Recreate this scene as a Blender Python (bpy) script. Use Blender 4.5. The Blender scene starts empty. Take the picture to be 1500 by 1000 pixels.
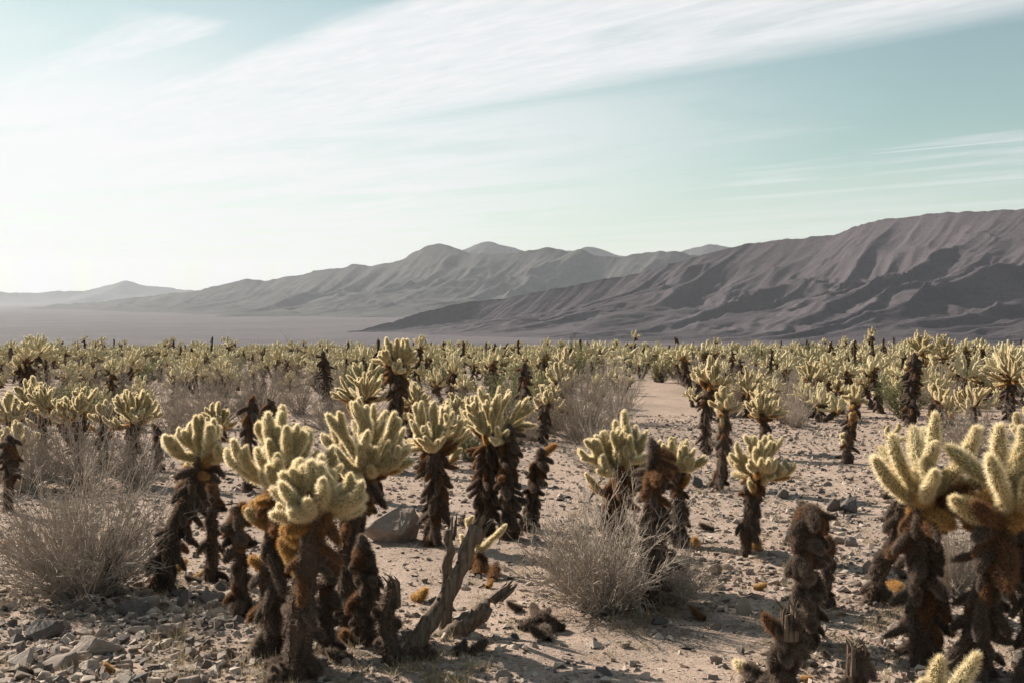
import bpy, bmesh, math, random
import numpy as np
from mathutils import Vector, Matrix

R = math.radians
rng = np.random.default_rng(7)
random.seed(7)
scene = bpy.context.scene
col = scene.collection

# ------------------------------------------------------------------ camera, world, sun
F_PX, CAM_H, HORIZON = 1667.0, 1.6, 435.0          # photograph pixels (1500 x 1000)
PITCH = math.atan((500 - HORIZON) / F_PX)
cam_data = bpy.data.cameras.new('camera')
cam_data.sensor_width = 36.0
cam_data.lens = 36.0 * F_PX / 1500.0
cam_data.clip_start = 0.1
cam_data.clip_end = 90000.0
cam = bpy.data.objects.new('camera', cam_data)
cam.location = (0, 0, CAM_H)
cam.rotation_euler = (math.pi / 2 - PITCH, 0, 0)
col.objects.link(cam)
scene.camera = cam

SUN_AZ, SUN_EL = 50.0, 32.0                         # degrees left of the view axis, above the horizon
sdir = Vector((-math.sin(R(SUN_AZ)) * math.cos(R(SUN_EL)), math.cos(R(SUN_AZ)) * math.cos(R(SUN_EL)), math.sin(R(SUN_EL))))

scene.view_settings.view_transform = 'Standard'
scene.view_settings.look = 'None'
scene.view_settings.gamma = 1.0
scene.view_settings.use_curve_mapping = False
scene.view_settings.exposure = 0.74
scene.cycles.use_denoising = True
scene.cycles.max_bounces = 4
scene.cycles.diffuse_bounces = 2
scene.cycles.glossy_bounces = 1
scene.cycles.transmission_bounces = 3
scene.cycles.volume_bounces = 0
scene.cycles.transparent_max_bounces = 4

world = bpy.data.worlds.new('World')
scene.world = world
world.use_nodes = True


class NT:
    """tiny helper for node trees"""
    def __init__(self, tree):
        self.t = tree; self.n = tree.nodes; self.l = tree.links
        self.n.clear()

    def node(self, typ, **kw):
        nd = self.n.new(typ)
        for k, v in kw.items():
            setattr(nd, k, v)
        return nd

    def put(self, sock, v):
        if v is None:
            return
        if isinstance(v, bpy.types.NodeSocket):
            self.l.new(v, sock)
        else:
            sock.default_value = v

    def math(self, op, a, b=None, c=None, clamp=False):
        nd = self.node('ShaderNodeMath', operation=op, use_clamp=clamp)
        for i, v in enumerate((a, b, c)):
            self.put(nd.inputs[i], v)
        return nd.outputs[0]

    def vmath(self, op, a, b=None):
        nd = self.node('ShaderNodeVectorMath', operation=op)
        self.put(nd.inputs[0], a)
        self.put(nd.inputs[1], b)
        return nd.outputs['Value'] if op in ('DOT_PRODUCT', 'LENGTH') else nd.outputs[0]

    def smooth(self, v, a, b, lo=0.0, hi=1.0):
        nd = self.node('ShaderNodeMapRange', interpolation_type='SMOOTHSTEP')
        self.put(nd.inputs['Value'], v)
        nd.inputs['From Min'].default_value = a; nd.inputs['From Max'].default_value = b
        nd.inputs['To Min'].default_value = lo; nd.inputs['To Max'].default_value = hi
        return nd.outputs[0]

    def noise(self, vec, scale, detail=3.0, rough=0.55, dist=0.0, dims='3D'):
        nd = self.node('ShaderNodeTexNoise', noise_dimensions=dims)
        self.put(nd.inputs['Vector'], vec)
        nd.inputs['Scale'].default_value = scale
        nd.inputs['Detail'].default_value = detail
        nd.inputs['Roughness'].default_value = rough
        nd.inputs['Distortion'].default_value = dist
        return nd.outputs[0]

    def mix(self, f, a, b, typ='MIX'):
        nd = self.node('ShaderNodeMix', data_type='RGBA', blend_type=typ)
        self.put(nd.inputs[0], f); self.put(nd.inputs[6], a); self.put(nd.inputs[7], b)
        return nd.outputs[2]

    def combine(self, x, y, z):
        nd = self.node('ShaderNodeCombineXYZ')
        self.put(nd.inputs[0], x); self.put(nd.inputs[1], y); self.put(nd.inputs[2], z)
        return nd.outputs[0]


def c4(r, g, b):
    return (r, g, b, 1.0)


def build_world():
    t = NT(world.node_tree)
    sky = t.node('ShaderNodeTexSky', sky_type='NISHITA')
    sky.sun_disc = False
    sky.sun_elevation = R(SUN_EL)
    sky.sun_rotation = R(-SUN_AZ)
    sky.air_density = 1.0; sky.dust_density = 0.6; sky.ozone_density = 1.0
    tc = t.node('ShaderNodeTexCoord')
    d = t.vmath('NORMALIZE', tc.outputs['Generated'])
    sp = t.node('ShaderNodeSeparateXYZ'); t.l.new(d, sp.inputs[0])
    dz = t.math('MAXIMUM', sp.outputs[2], 0.03)
    px = t.math('DIVIDE', sp.outputs[0], dz)
    py = t.math('DIVIDE', sp.outputs[1], dz)
    # cirrus sheet on a plane overhead: 'a' runs along the streaks, 'q' across them
    q = t.math('ADD', t.math('MULTIPLY', px, 0.75), t.math('MULTIPLY', py, 0.66))
    a = t.math('ADD', t.math('MULTIPLY', px, -0.66), t.math('MULTIPLY', py, 0.75))
    pv = t.combine(t.math('MULTIPLY', a, 0.55), t.math('MULTIPLY', q, 1.7), 0.0)
    n1 = t.noise(pv, 1.1, 6.0, 0.62, 0.5)
    pv2 = t.combine(t.math('MULTIPLY', a, 1.3), t.math('MULTIPLY', q, 5.5), 3.0)
    n2 = t.noise(pv2, 2.0, 8.0, 0.72, 0.5)
    pv3 = t.combine(t.math('MULTIPLY', a, 0.25), t.math('MULTIPLY', q, 0.9), 9.0)
    n3 = t.noise(pv3, 0.9, 4.0, 0.55, 0.3)
    wob = t.math('MULTIPLY', t.math('SUBTRACT', n1, 0.5), 0.42)
    qq = t.math('ADD', q, wob)
    band = t.math('MULTIPLY', t.smooth(qq, 2.08, 2.42), t.smooth(qq, 4.25, 3.6))
    # smaller sheet above the gap
    band2 = t.math('MULTIPLY', t.smooth(qq, 1.45, 1.8), t.smooth(qq, 2.06, 1.93))
    band2 = t.math('MULTIPLY', band2, t.smooth(a, 3.6, 4.0))
    far = t.math('MULTIPLY', t.smooth(q, 4.3, 6.6), t.smooth(n3, 0.40, 0.62))
    over = t.math('MULTIPLY', t.smooth(q, 1.2, 0.2), t.smooth(n3, 0.48, 0.70))
    fil = t.smooth(n2, 0.25, 0.7, 0.7, 1.0)
    cov = t.math('MAXIMUM', t.math('MULTIPLY', band, t.smooth(n1, 0.2, 0.5, 0.6, 1.0)), t.math('MULTIPLY', band2, 0.9))
    cov = t.math('MAXIMUM', cov, t.math('MULTIPLY', far, 0.6))
    cov = t.math('MAXIMUM', cov, t.math('MULTIPLY', over, 0.5))
    cov = t.math('MULTIPLY', cov, fil, clamp=True)
    # a vapour trail low on the right
    tn = t.math('ABSOLUTE', t.math('SUBTRACT', t.math('ADD', t.math('MULTIPLY', px, 0.70), t.math('MULTIPLY', py, 0.715)), 7.5))
    te = t.math('SUBTRACT', t.math('MULTIPLY', px, 0.715), t.math('MULTIPLY', py, 0.70))
    trail = t.math('MULTIPLY', t.smooth(tn, 0.05, 0.015), t.math('MULTIPLY', t.smooth(te, -4.1, -3.5), t.smooth(te, -2.5, -2.9)))
    cov = t.math('MAXIMUM', cov, t.math('MULTIPLY', trail, 0.6))
    # thin veil everywhere, thicker towards the sun
    sd = t.vmath('DOT_PRODUCT', d, tuple(sdir))
    glow = t.math('POWER', t.math('MAXIMUM', sd, 0.0), 5.0)
    cloud_v = t.math('ADD', 8.3, t.math('MULTIPLY', glow, 1.4))
    tintsky = t.mix(1.0, sky.outputs[0], c4(0.75, 0.95, 0.765), 'MULTIPLY')
    hsv = t.node('ShaderNodeHueSaturation'); hsv.inputs['Saturation'].default_value = 0.9
    t.l.new(tintsky, hsv.inputs['Color'])
    cl = t.vmath('SCALE', (0.985, 0.985, 1.0)); 
    t.l.new(cloud_v, cl.node.inputs['Scale'])
    side = t.math('MULTIPLY', t.smooth(sp.outputs[2], 0.27, 0.12), t.smooth(sd, 0.36, 0.70))
    low = t.math('MULTIPLY', t.smooth(sp.outputs[2], 0.15, 0.02), 0.5)
    pv4 = t.combine(t.math('MULTIPLY', a, 0.5), t.math('MULTIPLY', q, 1.5), 5.0)
    n4 = t.noise(pv4, 0.8, 8.0, 0.62, 0.9)
    side = t.math('MULTIPLY', side, t.smooth(n4, 0.28, 0.6, 0.5, 1.0))
    low = t.math('MULTIPLY', low, t.smooth(n3, 0.35, 0.6, 0.7, 1.15))
    veil = t.math('ADD', t.smooth(sd, 0.60, 0.92, 0.07, 0.24), t.math('MAXIMUM', t.math('MULTIPLY', side, 0.85), low), clamp=True)
    cov = t.math('MAXIMUM', cov, veil, clamp=True)
    colr = t.mix(cov, hsv.outputs[0], cl)
    bg = t.node('ShaderNodeBackground'); bg.inputs[1].default_value = 0.066
    t.l.new(colr, bg.inputs[0])
    out = t.node('ShaderNodeOutputWorld'); t.l.new(bg.outputs[0], out.inputs[0])


build_world()

sun_data = bpy.data.lights.new('sun', 'SUN')
sun_data.energy = 5.0
sun_data.angle = R(0.6)
sun_data.color = (1.0, 0.915, 0.80)
sun = bpy.data.objects.new('sun', sun_data)
sun.rotation_euler = sdir.to_track_quat('Z', 'Y').to_euler()
sun.location = (0, 0, 50)
col.objects.link(sun)

# ------------------------------------------------------------------ helpers

def tag(o, label, cat, group=None):
    o['label'] = label; o['category'] = cat
    if group:
        o['group'] = group
    return o


def hash2(ix, iy, seed):
    h = (ix.astype(np.int64) * 374761393 + iy.astype(np.int64) * 668265263 + seed * 1442695041) & 0x7fffffff
    h = ((h ^ (h >> 13)) * 1274126177) & 0x7fffffff
    h = h ^ (h >> 16)
    return (h & 0xffff) / 65535.0


def vnoise(x, y, seed=0):
    """smooth value noise, -1..1"""
    x = np.asarray(x, float); y = np.asarray(y, float)
    ix = np.floor(x); iy = np.floor(y)
    fx = x - ix; fy = y - iy
    fx = fx * fx * fx * (fx * (fx * 6 - 15) + 10); fy = fy * fy * fy * (fy * (fy * 6 - 15) + 10)
    a = hash2(ix, iy, seed); b = hash2(ix + 1, iy, seed); c = hash2(ix, iy + 1, seed); d = hash2(ix + 1, iy + 1, seed)
    return ((a * (1 - fx) + b * fx) * (1 - fy) + (c * (1 - fx) + d * fx) * fy) * 2 - 1


def fbm(x, y, octs, seed=0, gain=0.5):
    s = 0; amp = 1.0
    for k in range(octs):
        s = s + amp * vnoise(x * 2 ** k + 17.3 * k, y * 2 ** k - 9.1 * k, seed + k)
        amp *= gain
    return s


def slope_z(y):
    y = np.asarray(y, float)
    z = np.where(y < 60, -0.033 * np.maximum(y, -40), -1.98 - 0.042 * (np.minimum(y, 2000) - 60))
    t = np.clip((y - 2000) / 2200, 0, 1)
    return z - 0.042 * 2200 * (t - t * t / 2)


def ground_z(x, y):
    x = np.asarray(x, float); y = np.asarray(y, float)
    d = np.hypot(x, y)
    near = np.clip((140 - d) / 60, 0, 1)
    z = slope_z(y) + near * (0.035 * fbm(x * 0.35, y * 0.35, 3, 3) + 0.018 * vnoise(x * 2.1, y * 2.1, 8) + 0.010 * vnoise(x * 4.7, y * 4.7, 9))
    far = np.clip((d - 140) / 400, 0, 1)
    return z + far * 1.6 * fbm(x / 320, y / 320, 3, 21)


def hs(ix, iy, seed):
    h = (ix * 374761393 + iy * 668265263 + seed * 1442695041) & 0x7fffffff
    h = ((h ^ (h >> 13)) * 1274126177) & 0x7fffffff
    return ((h ^ (h >> 16)) & 0xffff) / 65535.0


def vn1(x, y, seed):
    """scalar twin of vnoise"""
    ix = math.floor(x); iy = math.floor(y)
    fx = x - ix; fy = y - iy
    fx = fx * fx * fx * (fx * (fx * 6 - 15) + 10); fy = fy * fy * fy * (fy * (fy * 6 - 15) + 10)
    a = hs(ix, iy, seed); b = hs(ix + 1, iy, seed); c = hs(ix, iy + 1, seed); d = hs(ix + 1, iy + 1, seed)
    return ((a * (1 - fx) + b * fx) * (1 - fy) + (c * (1 - fx) + d * fx) * fy) * 2 - 1


def gz(x, y):
    """scalar ground_z for the cactus field (nearer than 140 m)"""
    z = -0.033 * max(y, -40) if y < 60 else -1.98 - 0.042 * (y - 60)
    near = min(max((140 - math.hypot(x, y)) / 60, 0), 1)
    a, b = x * 0.35, y * 0.35
    f = vn1(a, b, 3) + 0.5 * vn1(a * 2 + 17.3, b * 2 - 9.1, 4) + 0.25 * vn1(a * 4 + 34.6, b * 4 - 18.2, 5)
    return z + near * (0.035 * f + 0.018 * vn1(x * 2.1, y * 2.1, 8) + 0.010 * vn1(x * 4.7, y * 4.7, 9))


def ray(px, py):
    dx = (px - 750) / F_PX; up = (500 - py) / F_PX
    c, s = math.cos(PITCH), math.sin(PITCH)
    return dx, c + up * s, -s + up * c


def ground_at(px, py):
    """where the ray through a photograph pixel meets the ground; also pixels per metre there"""
    dx, dy, dz = ray(px, py)
    lo, hi = 0.5, 130.0
    for _ in range(26):
        m = (lo + hi) / 2
        if CAM_H + dz * m > gz(dx * m, dy * m):
            lo = m
        else:
            hi = m
    x, y = dx * lo, dy * lo
    return x, y, gz(x, y), F_PX / (dy * lo)


def px_of(x, y, z):
    """world to photograph pixels"""
    c, s = math.cos(PITCH), math.sin(PITCH)
    zz = z - CAM_H
    dep = y * c - zz * s; up = y * s + zz * c
    return 750 + F_PX * x / dep, 500 - F_PX * up / dep


def mesh_np(name, verts, faces, mats, midx=None, smooth=False):
    """verts (n,3); faces: list of int arrays (m,k)"""
    me = bpy.data.meshes.new(name)
    verts = np.asarray(verts, np.float32)
    loops = np.concatenate([np.asarray(f, np.int32).ravel() for f in faces])
    tot = np.concatenate([np.full(len(f), np.asarray(f).shape[1], np.int32) for f in faces])
    start = np.concatenate([[0], np.cumsum(tot)[:-1]]).astype(np.int32)
    me.vertices.add(len(verts)); me.vertices.foreach_set('co', verts.ravel())
    me.loops.add(len(loops)); me.loops.foreach_set('vertex_index', loops)
    me.polygons.add(len(tot)); me.polygons.foreach_set('loop_start', start); me.polygons.foreach_set('loop_total', tot)
    for m in mats:
        me.materials.append(m)
    if midx is not None:
        me.polygons.foreach_set('material_index', np.asarray(midx, np.int32))
    me.polygons.foreach_set('use_smooth', np.full(len(tot), bool(smooth)))
    me.update(calc_edges=True)
    return me


class Geo:
    """collects verts, quads and tris with a material slot each; build() makes one mesh"""
    def __init__(self):
        self.v = []; self.q = []; self.t = []; self.qm = []; self.tm = []; self.n = 0

    def add(self, v, quads=None, tris=None, m=0):
        v = np.asarray(v, float).reshape(-1, 3)
        if quads is not None and len(quads):
            quads = np.asarray(quads).reshape(-1, 4); self.q.append(quads + self.n); self.qm.append(np.full(len(quads), m))
        if tris is not None and len(tris):
            tris = np.asarray(tris).reshape(-1, 3); self.t.append(tris + self.n); self.tm.append(np.full(len(tris), m))
        self.v.append(v); self.n += len(v)

    def arrays(self):
        v = np.concatenate(self.v)
        q = np.concatenate(self.q) if self.q else np.zeros((0, 4), int)
        t = np.concatenate(self.t) if self.t else np.zeros((0, 3), int)
        qm = np.concatenate(self.qm) if self.q else np.zeros(0, int)
        tm = np.concatenate(self.tm) if self.t else np.zeros(0, int)
        return v, q, t, qm, tm

    def build(self, name, mats, smooth=False):
        v, q, t, qm, tm = self.arrays()
        faces = []; mi = []
        if len(q): faces.append(q); mi.append(qm)
        if len(t): faces.append(t); mi.append(tm)
        return mesh_np(name, v, faces, mats, np.concatenate(mi), smooth)


def tube(g, pts, rad, sides=6, m=0, cap=True, jitter=0.0):
    """tube along a polyline; returns ring points and outward normals"""
    pts = np.asarray(pts, float); n = len(pts)
    tang = np.gradient(pts, axis=0); tang /= np.linalg.norm(tang, axis=1)[:, None] + 1e-9
    ref = np.array([0.31, 0.95, 0.05]) if abs(tang[0][2]) > 0.5 else np.array([0.05, 0.1, 1.0])
    u = np.cross(tang, ref); u /= np.linalg.norm(u, axis=1)[:, None] + 1e-9
    w = np.cross(tang, u)
    ang = np.arange(sides) * 2 * math.pi / sides
    nr = u[:, None, :] * np.cos(ang)[None, :, None] + w[:, None, :] * np.sin(ang)[None, :, None]
    rr = np.asarray(rad, float).reshape(n, 1, 1) * np.ones((n, sides, 1))
    if jitter:
        rr = rr * (1 + jitter * rng.uniform(-1, 1, (n, sides, 1)))
    ring = pts[:, None, :] + nr * rr
    idx = np.arange(n * sides).reshape(n, sides)
    a = idx[:-1]; b = idx[1:]
    quads = np.stack([a, np.roll(a, -1, 1), np.roll(b, -1, 1), b], -1).reshape(-1, 4)
    verts = ring.reshape(-1, 3)
    tris = []
    if cap:
        verts = np.vstack([verts, pts[-1] + tang[-1] * rad[-1] * 0.3])
        top = idx[-1]
        tris = np.stack([top, np.roll(top, -1), np.full(sides, n * sides)], -1)
    g.add(verts, quads, tris, m)
    return ring.reshape(-1, 3), nr.reshape(-1, 3)


def add_spines(g, pos, nrm, per, length, width, spread, m=1, r=None, axis=None):
    """narrow triangles standing off a surface in tufts"""
    r = r or rng
    n = len(pos) * per
    P = np.repeat(pos, per, 0); N = np.repeat(nrm, per, 0)
    dirs = N + r.normal(0, spread, (n, 3))
    if axis is not None:
        dirs = dirs + np.repeat(axis, per, 0)
    dirs /= np.linalg.norm(dirs, axis=1)[:, None] + 1e-9
    L = length * r.uniform(0.55, 1.15, (n, 1))
    side = np.cross(dirs, r.normal(0, 1, (n, 3))); side /= np.linalg.norm(side, axis=1)[:, None] + 1e-9
    base = P - N * 0.002 + r.normal(0, 0.0015, (n, 3))
    v = np.stack([base + side * width / 2, base - side * width / 2, base + dirs * L], 1).reshape(-1, 3)
    g.add(v, None, np.arange(n * 3).reshape(-1, 3), m)


def new_obj(name, me, parent=None, mat=None):
    o = bpy.data.objects.new(name, me)
    col.objects.link(o)
    if parent is not None:
        o.parent = parent
    if mat is not None:
        o.matrix_basis = mat
    return o


def empty(name, loc, rz=0.0, s=1.0):
    o = bpy.data.objects.new(name, None)
    o.empty_display_size = 0.1
    col.objects.link(o)
    o.location = loc; o.rotation_euler = (0, 0, rz); o.scale = (s, s, s)
    return o


# ------------------------------------------------------------------ materials

def mat_new(name):
    m = bpy.data.materials.new(name); m.use_nodes = True
    return m, NT(m.node_tree)


def finish(t, shader):
    out = t.node('ShaderNodeOutputMaterial'); t.l.new(shader, out.inputs[0])


def bsdf(t, color, rough=0.85, spec=0.2, normal=None):
    b = t.node('ShaderNodeBsdfPrincipled')
    t.put(b.inputs['Base Color'], color)
    t.put(b.inputs['Roughness'], rough)
    b.inputs['Specular IOR Level'].default_value = spec
    if normal is not None:
        t.l.new(normal, b.inputs['Normal'])
    return b.outputs[0]


def bump(t, h, strength, dist):
    b = t.node('ShaderNodeBump'); b.inputs['Strength'].default_value = strength; b.inputs['Distance'].default_value = dist
    t.l.new(h, b.inputs['Height'])
    return b.outputs[0]


def spine_mat(name, c_a, c_b, trans=0.45, scale=9.0):
    m, t = mat_new(name)
    tc = t.node('ShaderNodeTexCoord'); oi = t.node('ShaderNodeObjectInfo')
    off = t.vmath('ADD', tc.outputs['Object'], t.combine(oi.outputs['Random'], oi.outputs['Random'], 0.0))
    n = t.noise(off, scale, 2.0, 0.6)
    f = t.math('ADD', t.math('MULTIPLY', t.smooth(n, 0.3, 0.7), 0.6), t.math('MULTIPLY', oi.outputs['Random'], 0.4))
    c = t.mix(f, c4(*c_a), c4(*c_b))
    b = bsdf(t, c, 0.55, 0.25)
    tr = t.node('ShaderNodeBsdfTranslucent'); t.l.new(c, tr.inputs[0])
    mx = t.node('ShaderNodeMixShader'); mx.inputs[0].default_value = trans
    t.l.new(b, mx.inputs[1]); t.l.new(tr.outputs[0], mx.inputs[2])
    finish(t, mx.outputs[0])
    return m


def plain_mat(name, c_a, c_b, scale=20.0, rough=0.9, bump_s=0.4, bump_d=0.004):
    m, t = mat_new(name)
    tc = t.node('ShaderNodeTexCoord'); oi = t.node('ShaderNodeObjectInfo')
    off = t.vmath('ADD', tc.outputs['Object'], t.combine(oi.outputs['Random'], oi.outputs['Random'], 0.0))
    n = t.noise(off, scale, 4.0, 0.6)
    f = t.math('ADD', t.math('MULTIPLY', t.smooth(n, 0.3, 0.7), 0.55), t.math('MULTIPLY', oi.outputs['Random'], 0.45))
    c = t.mix(f, c4(*c_a), c4(*c_b))
    finish(t, bsdf(t, c, rough, 0.15, bump(t, n, bump_s, bump_d)))
    return m


M = {}
M['tip_core'] = plain_mat('cactus_green', (0.20, 0.165, 0.08), (0.27, 0.225, 0.115), 40)
M['tip_spine'] = spine_mat('straw_spines', (0.89, 0.745, 0.475), (0.94, 0.83, 0.605), 0.7)
M['tip_fuzz'] = plain_mat('straw_fuzz', (0.50, 0.42, 0.24), (0.62, 0.53, 0.33), 30)
M['old_core'] = plain_mat('cactus_ochre', (0.16, 0.10, 0.045), (0.22, 0.15, 0.07), 40)
M['old_spine'] = spine_mat('amber_spines', (0.52, 0.27, 0.09), (0.68, 0.45, 0.19), 0.5)
M['rust_core'] = plain_mat('cactus_rust', (0.07, 0.035, 0.02), (0.10, 0.055, 0.03), 40)
M['rust_spine'] = spine_mat('rust_spines', (0.23, 0.125, 0.07), (0.37, 0.205, 0.105), 0.45)
M['dead_core'] = plain_mat('cactus_dead', (0.045, 0.030, 0.022), (0.07, 0.05, 0.038), 40)
M['dead_spine'] = spine_mat('dead_spines', (0.16, 0.115, 0.09), (0.31, 0.24, 0.19), 0.45)
M['trunk_core'] = plain_mat('trunk_bark', (0.05, 0.032, 0.024), (0.09, 0.062, 0.046), 18)
M['trunk_spine'] = spine_mat('trunk_spines', (0.15, 0.105, 0.08), (0.31, 0.225, 0.17), 0.45, 7.0)
M['twig'] = plain_mat('dry_twig', (0.33, 0.27, 0.22), (0.45, 0.375, 0.31), 8)
M['twig_green'] = plain_mat('olive_twig', (0.13, 0.12, 0.07), (0.20, 0.18, 0.11), 8)
M['leaf'] = spine_mat('olive_leaf', (0.13, 0.14, 0.055), (0.22, 0.21, 0.09), 0.4, 3.0)
M['grass'] = spine_mat('dry_grass', (0.34, 0.26, 0.16), (0.46, 0.37, 0.24), 0.4, 3.0)


def rock_mat(name, ca, cb, cc):
    m, t = mat_new(name)
    tc = t.node('ShaderNodeTexCoord'); oi = t.node('ShaderNodeObjectInfo')
    off = t.vmath('ADD', tc.outputs['Object'], t.combine(t.math('MULTIPLY', oi.outputs['Random'], 7.0), oi.outputs['Random'], 0.0))
    n = t.noise(off, 5.0, 5.0, 0.65)
    n2 = t.noise(off, 45.0, 3.0, 0.6)
    c = t.mix(t.smooth(n, 0.35, 0.65), c4(*ca), c4(*cb))
    c = t.mix(t.smooth(oi.outputs['Random'], 0.2, 1.0, 0.0, 0.75), c, c4(*cc))
    c = t.mix(t.smooth(n2, 0.55, 0.75, 0.0, 0.35), c, c4(0.12, 0.10, 0.09))
    h = t.math('ADD', n, t.math('MULTIPLY', n2, 0.3))
    finish(t, bsdf(t, c, 0.8, 0.25, bump(t, h, 0.6, 0.02)))
    return m


M['rock'] = rock_mat('desert_rock', (0.26, 0.195, 0.155), (0.35, 0.275, 0.225), (0.22, 0.17, 0.145))
M['rock_dark'] = rock_mat('dark_rock', (0.10, 0.082, 0.072), (0.155, 0.128, 0.112), (0.19, 0.15, 0.128))
M['rock_pale'] = rock_mat('pale_rock', (0.42, 0.33, 0.26), (0.50, 0.41, 0.33), (0.38, 0.31, 0.26))


def wood_mat():
    m, t = mat_new('weathered_wood')
    tc = t.node('ShaderNodeTexCoord')
    st = t.node('ShaderNodeMapping'); st.inputs['Scale'].default_value = (60, 60, 6)
    t.l.new(tc.outputs['Object'], st.inputs[0])
    n = t.noise(st.outputs[0], 1.0, 5.0, 0.7)
    c = t.mix(t.smooth(n, 0.3, 0.7), c4(0.07, 0.048, 0.034), c4(0.24, 0.178, 0.13))
    finish(t, bsdf(t, c, 0.85, 0.15, bump(t, n, 0.8, 0.01)))
    return m


M['wood'] = wood_mat()


def ground_mat():
    m, t = mat_new('desert_ground')
    geo = t.node('ShaderNodeNewGeometry')
    p = geo.outputs['Position']
    sp = t.node('ShaderNodeSeparateXYZ'); t.l.new(p, sp.inputs[0])
    n_big = t.noise(p, 0.45, 4.0, 0.6)
    n_mid = t.noise(p, 3.5, 4.0, 0.6)
    n_fine = t.noise(p, 55.0, 3.0, 0.7)
    vo = t.node('ShaderNodeTexVoronoi', feature='F1'); vo.inputs['Scale'].default_value = 42.0; t.l.new(p, vo.inputs['Vector'])
    vo2 = t.node('ShaderNodeTexVoronoi', feature='F1'); vo2.inputs['Scale'].default_value = 110.0; t.l.new(p, vo2.inputs['Vector'])
    sand = t.mix(t.smooth(n_mid, 0.3, 0.7), c4(0.385, 0.277, 0.216), c4(0.475, 0.352, 0.28))
    sand = t.mix(t.smooth(n_big, 0.42, 0.68, 0.0, 0.65), sand, c4(0.27, 0.205, 0.16))
    # gravel: each cell its own grey or tan
    sc = t.node('ShaderNodeSeparateColor'); t.l.new(vo.outputs['Color'], sc.inputs[0])
    sc2 = t.node('ShaderNodeSeparateColor'); t.l.new(vo2.outputs['Color'], sc2.inputs[0])
    stone = t.mix(sc.outputs[1], c4(0.15, 0.125, 0.11), c4(0.42, 0.35, 0.30))
    is_stone = t.math('MULTIPLY', t.smooth(sc.outputs[0], 0.62, 0.66), t.smooth(vo.outputs['Distance'], 0.5, 0.36))
    stone2 = t.mix(sc2.outputs[1], c4(0.17, 0.14, 0.12), c4(0.46, 0.38, 0.32))
    is2 = t.math('MULTIPLY', t.smooth(sc2.outputs[0], 0.55, 0.6), t.smooth(vo2.outputs['Distance'], 0.5, 0.36))
    c = t.mix(t.math('MULTIPLY', is2, 0.8), sand, stone2)
    c = t.mix(t.math('MULTIPLY', is_stone, 0.9), c, stone)
    # the bajada beyond the cactus field is covered with low scrub
    n_s = t.noise(p, 0.055, 3.0, 0.7); n_s2 = t.noise(p, 0.0022, 5.0, 0.6)
    st = t.node('ShaderNodeMapping'); st.inputs['Scale'].default_value = (0.0011, 0.006, 1.0); t.l.new(p, st.inputs[0])
    n_s3 = t.noise(st.outputs[0], 1.0, 5.0, 0.6)
    scrub = t.mix(t.smooth(n_s, 0.35, 0.65), c4(0.058, 0.048, 0.053), c4(0.112, 0.092, 0.098))
    scrub = t.mix(t.smooth(n_s2, 0.4, 0.65, 0.0, 0.5), scrub, c4(0.135, 0.115, 0.12))
    scrub = t.mix(t.smooth(n_s3, 0.5, 0.7, 0.0, 0.55), scrub, c4(0.062, 0.053, 0.058))
    c = t.mix(t.smooth(sp.outputs[1], 70.0, 190.0), c, scrub)
    h = t.math('ADD', t.math('MULTIPLY', n_fine, 0.35), t.math('MULTIPLY', is_stone, 0.55))
    h = t.math('ADD', h, t.math('MULTIPLY', is2, 0.28))
    h = t.math('ADD', h, t.math('MULTIPLY', n_mid, 1.2))
    finish(t, bsdf(t, c, 0.92, 0.1, bump(t, h, 1.0, 0.022)))
    return m


def hill_mat(name, ca, cb, speck, sscale):
    m, t = mat_new(name)
    geo = t.node('ShaderNodeNewGeometry'); p = geo.outputs['Position']
    n = t.noise(p, 0.004, 5.0, 0.6)
    n2 = t.noise(p, sscale, 3.0, 0.7)
    n3 = t.noise(p, sscale * 0.2, 4.0, 0.7)
    c = t.mix(t.smooth(n, 0.35, 0.65), c4(*ca), c4(*cb))
    c = t.mix(t.smooth(n2, 0.47, 0.62, 0.0, 0.55), c, c4(*speck))
    h = t.math('ADD', t.math('MULTIPLY', n2, 0.25), n3)
    finish(t, bsdf(t, c, 0.95, 0.05, bump(t, h, 0.5, 1.2 / sscale * 0.5)))
    return m


# ------------------------------------------------------------------ ground sheet

def build_ground():
    rings = np.concatenate([[0.0, 0.8], np.geomspace(1.6, 27000, 480)])
    az = np.concatenate([np.linspace(-33, 33, 320), np.linspace(33.8, 326.2, 80)])
    a = np.radians(az)
    rr, aa = np.meshgrid(rings[1:], a, indexing='ij')
    x = rr * np.sin(aa); y = rr * np.cos(aa)
    z = ground_z(x, y)
    v = np.stack([x, y, z], -1).reshape(-1, 3)
    nr, na = rr.shape
    idx = np.arange(nr * na).reshape(nr, na)
    i0 = idx[:-1]; i1 = idx[1:]
    quads = np.stack([i0, np.roll(i0, -1, 1), np.roll(i1, -1, 1), i1], -1).reshape(-1, 4)[:, ::-1]
    v = np.vstack([v, [[0, 0, gz(0, 0)]]])
    tris = np.stack([idx[0], np.roll(idx[0], -1), np.full(na, len(v) - 1)], -1)[:, ::-1]
    me = mesh_np('ground', v, [quads, tris], [ground_mat()], smooth=True)
    o = new_obj('ground', me); o['kind'] = 'structure'


build_ground()

# ------------------------------------------------------------------ mountains

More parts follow.
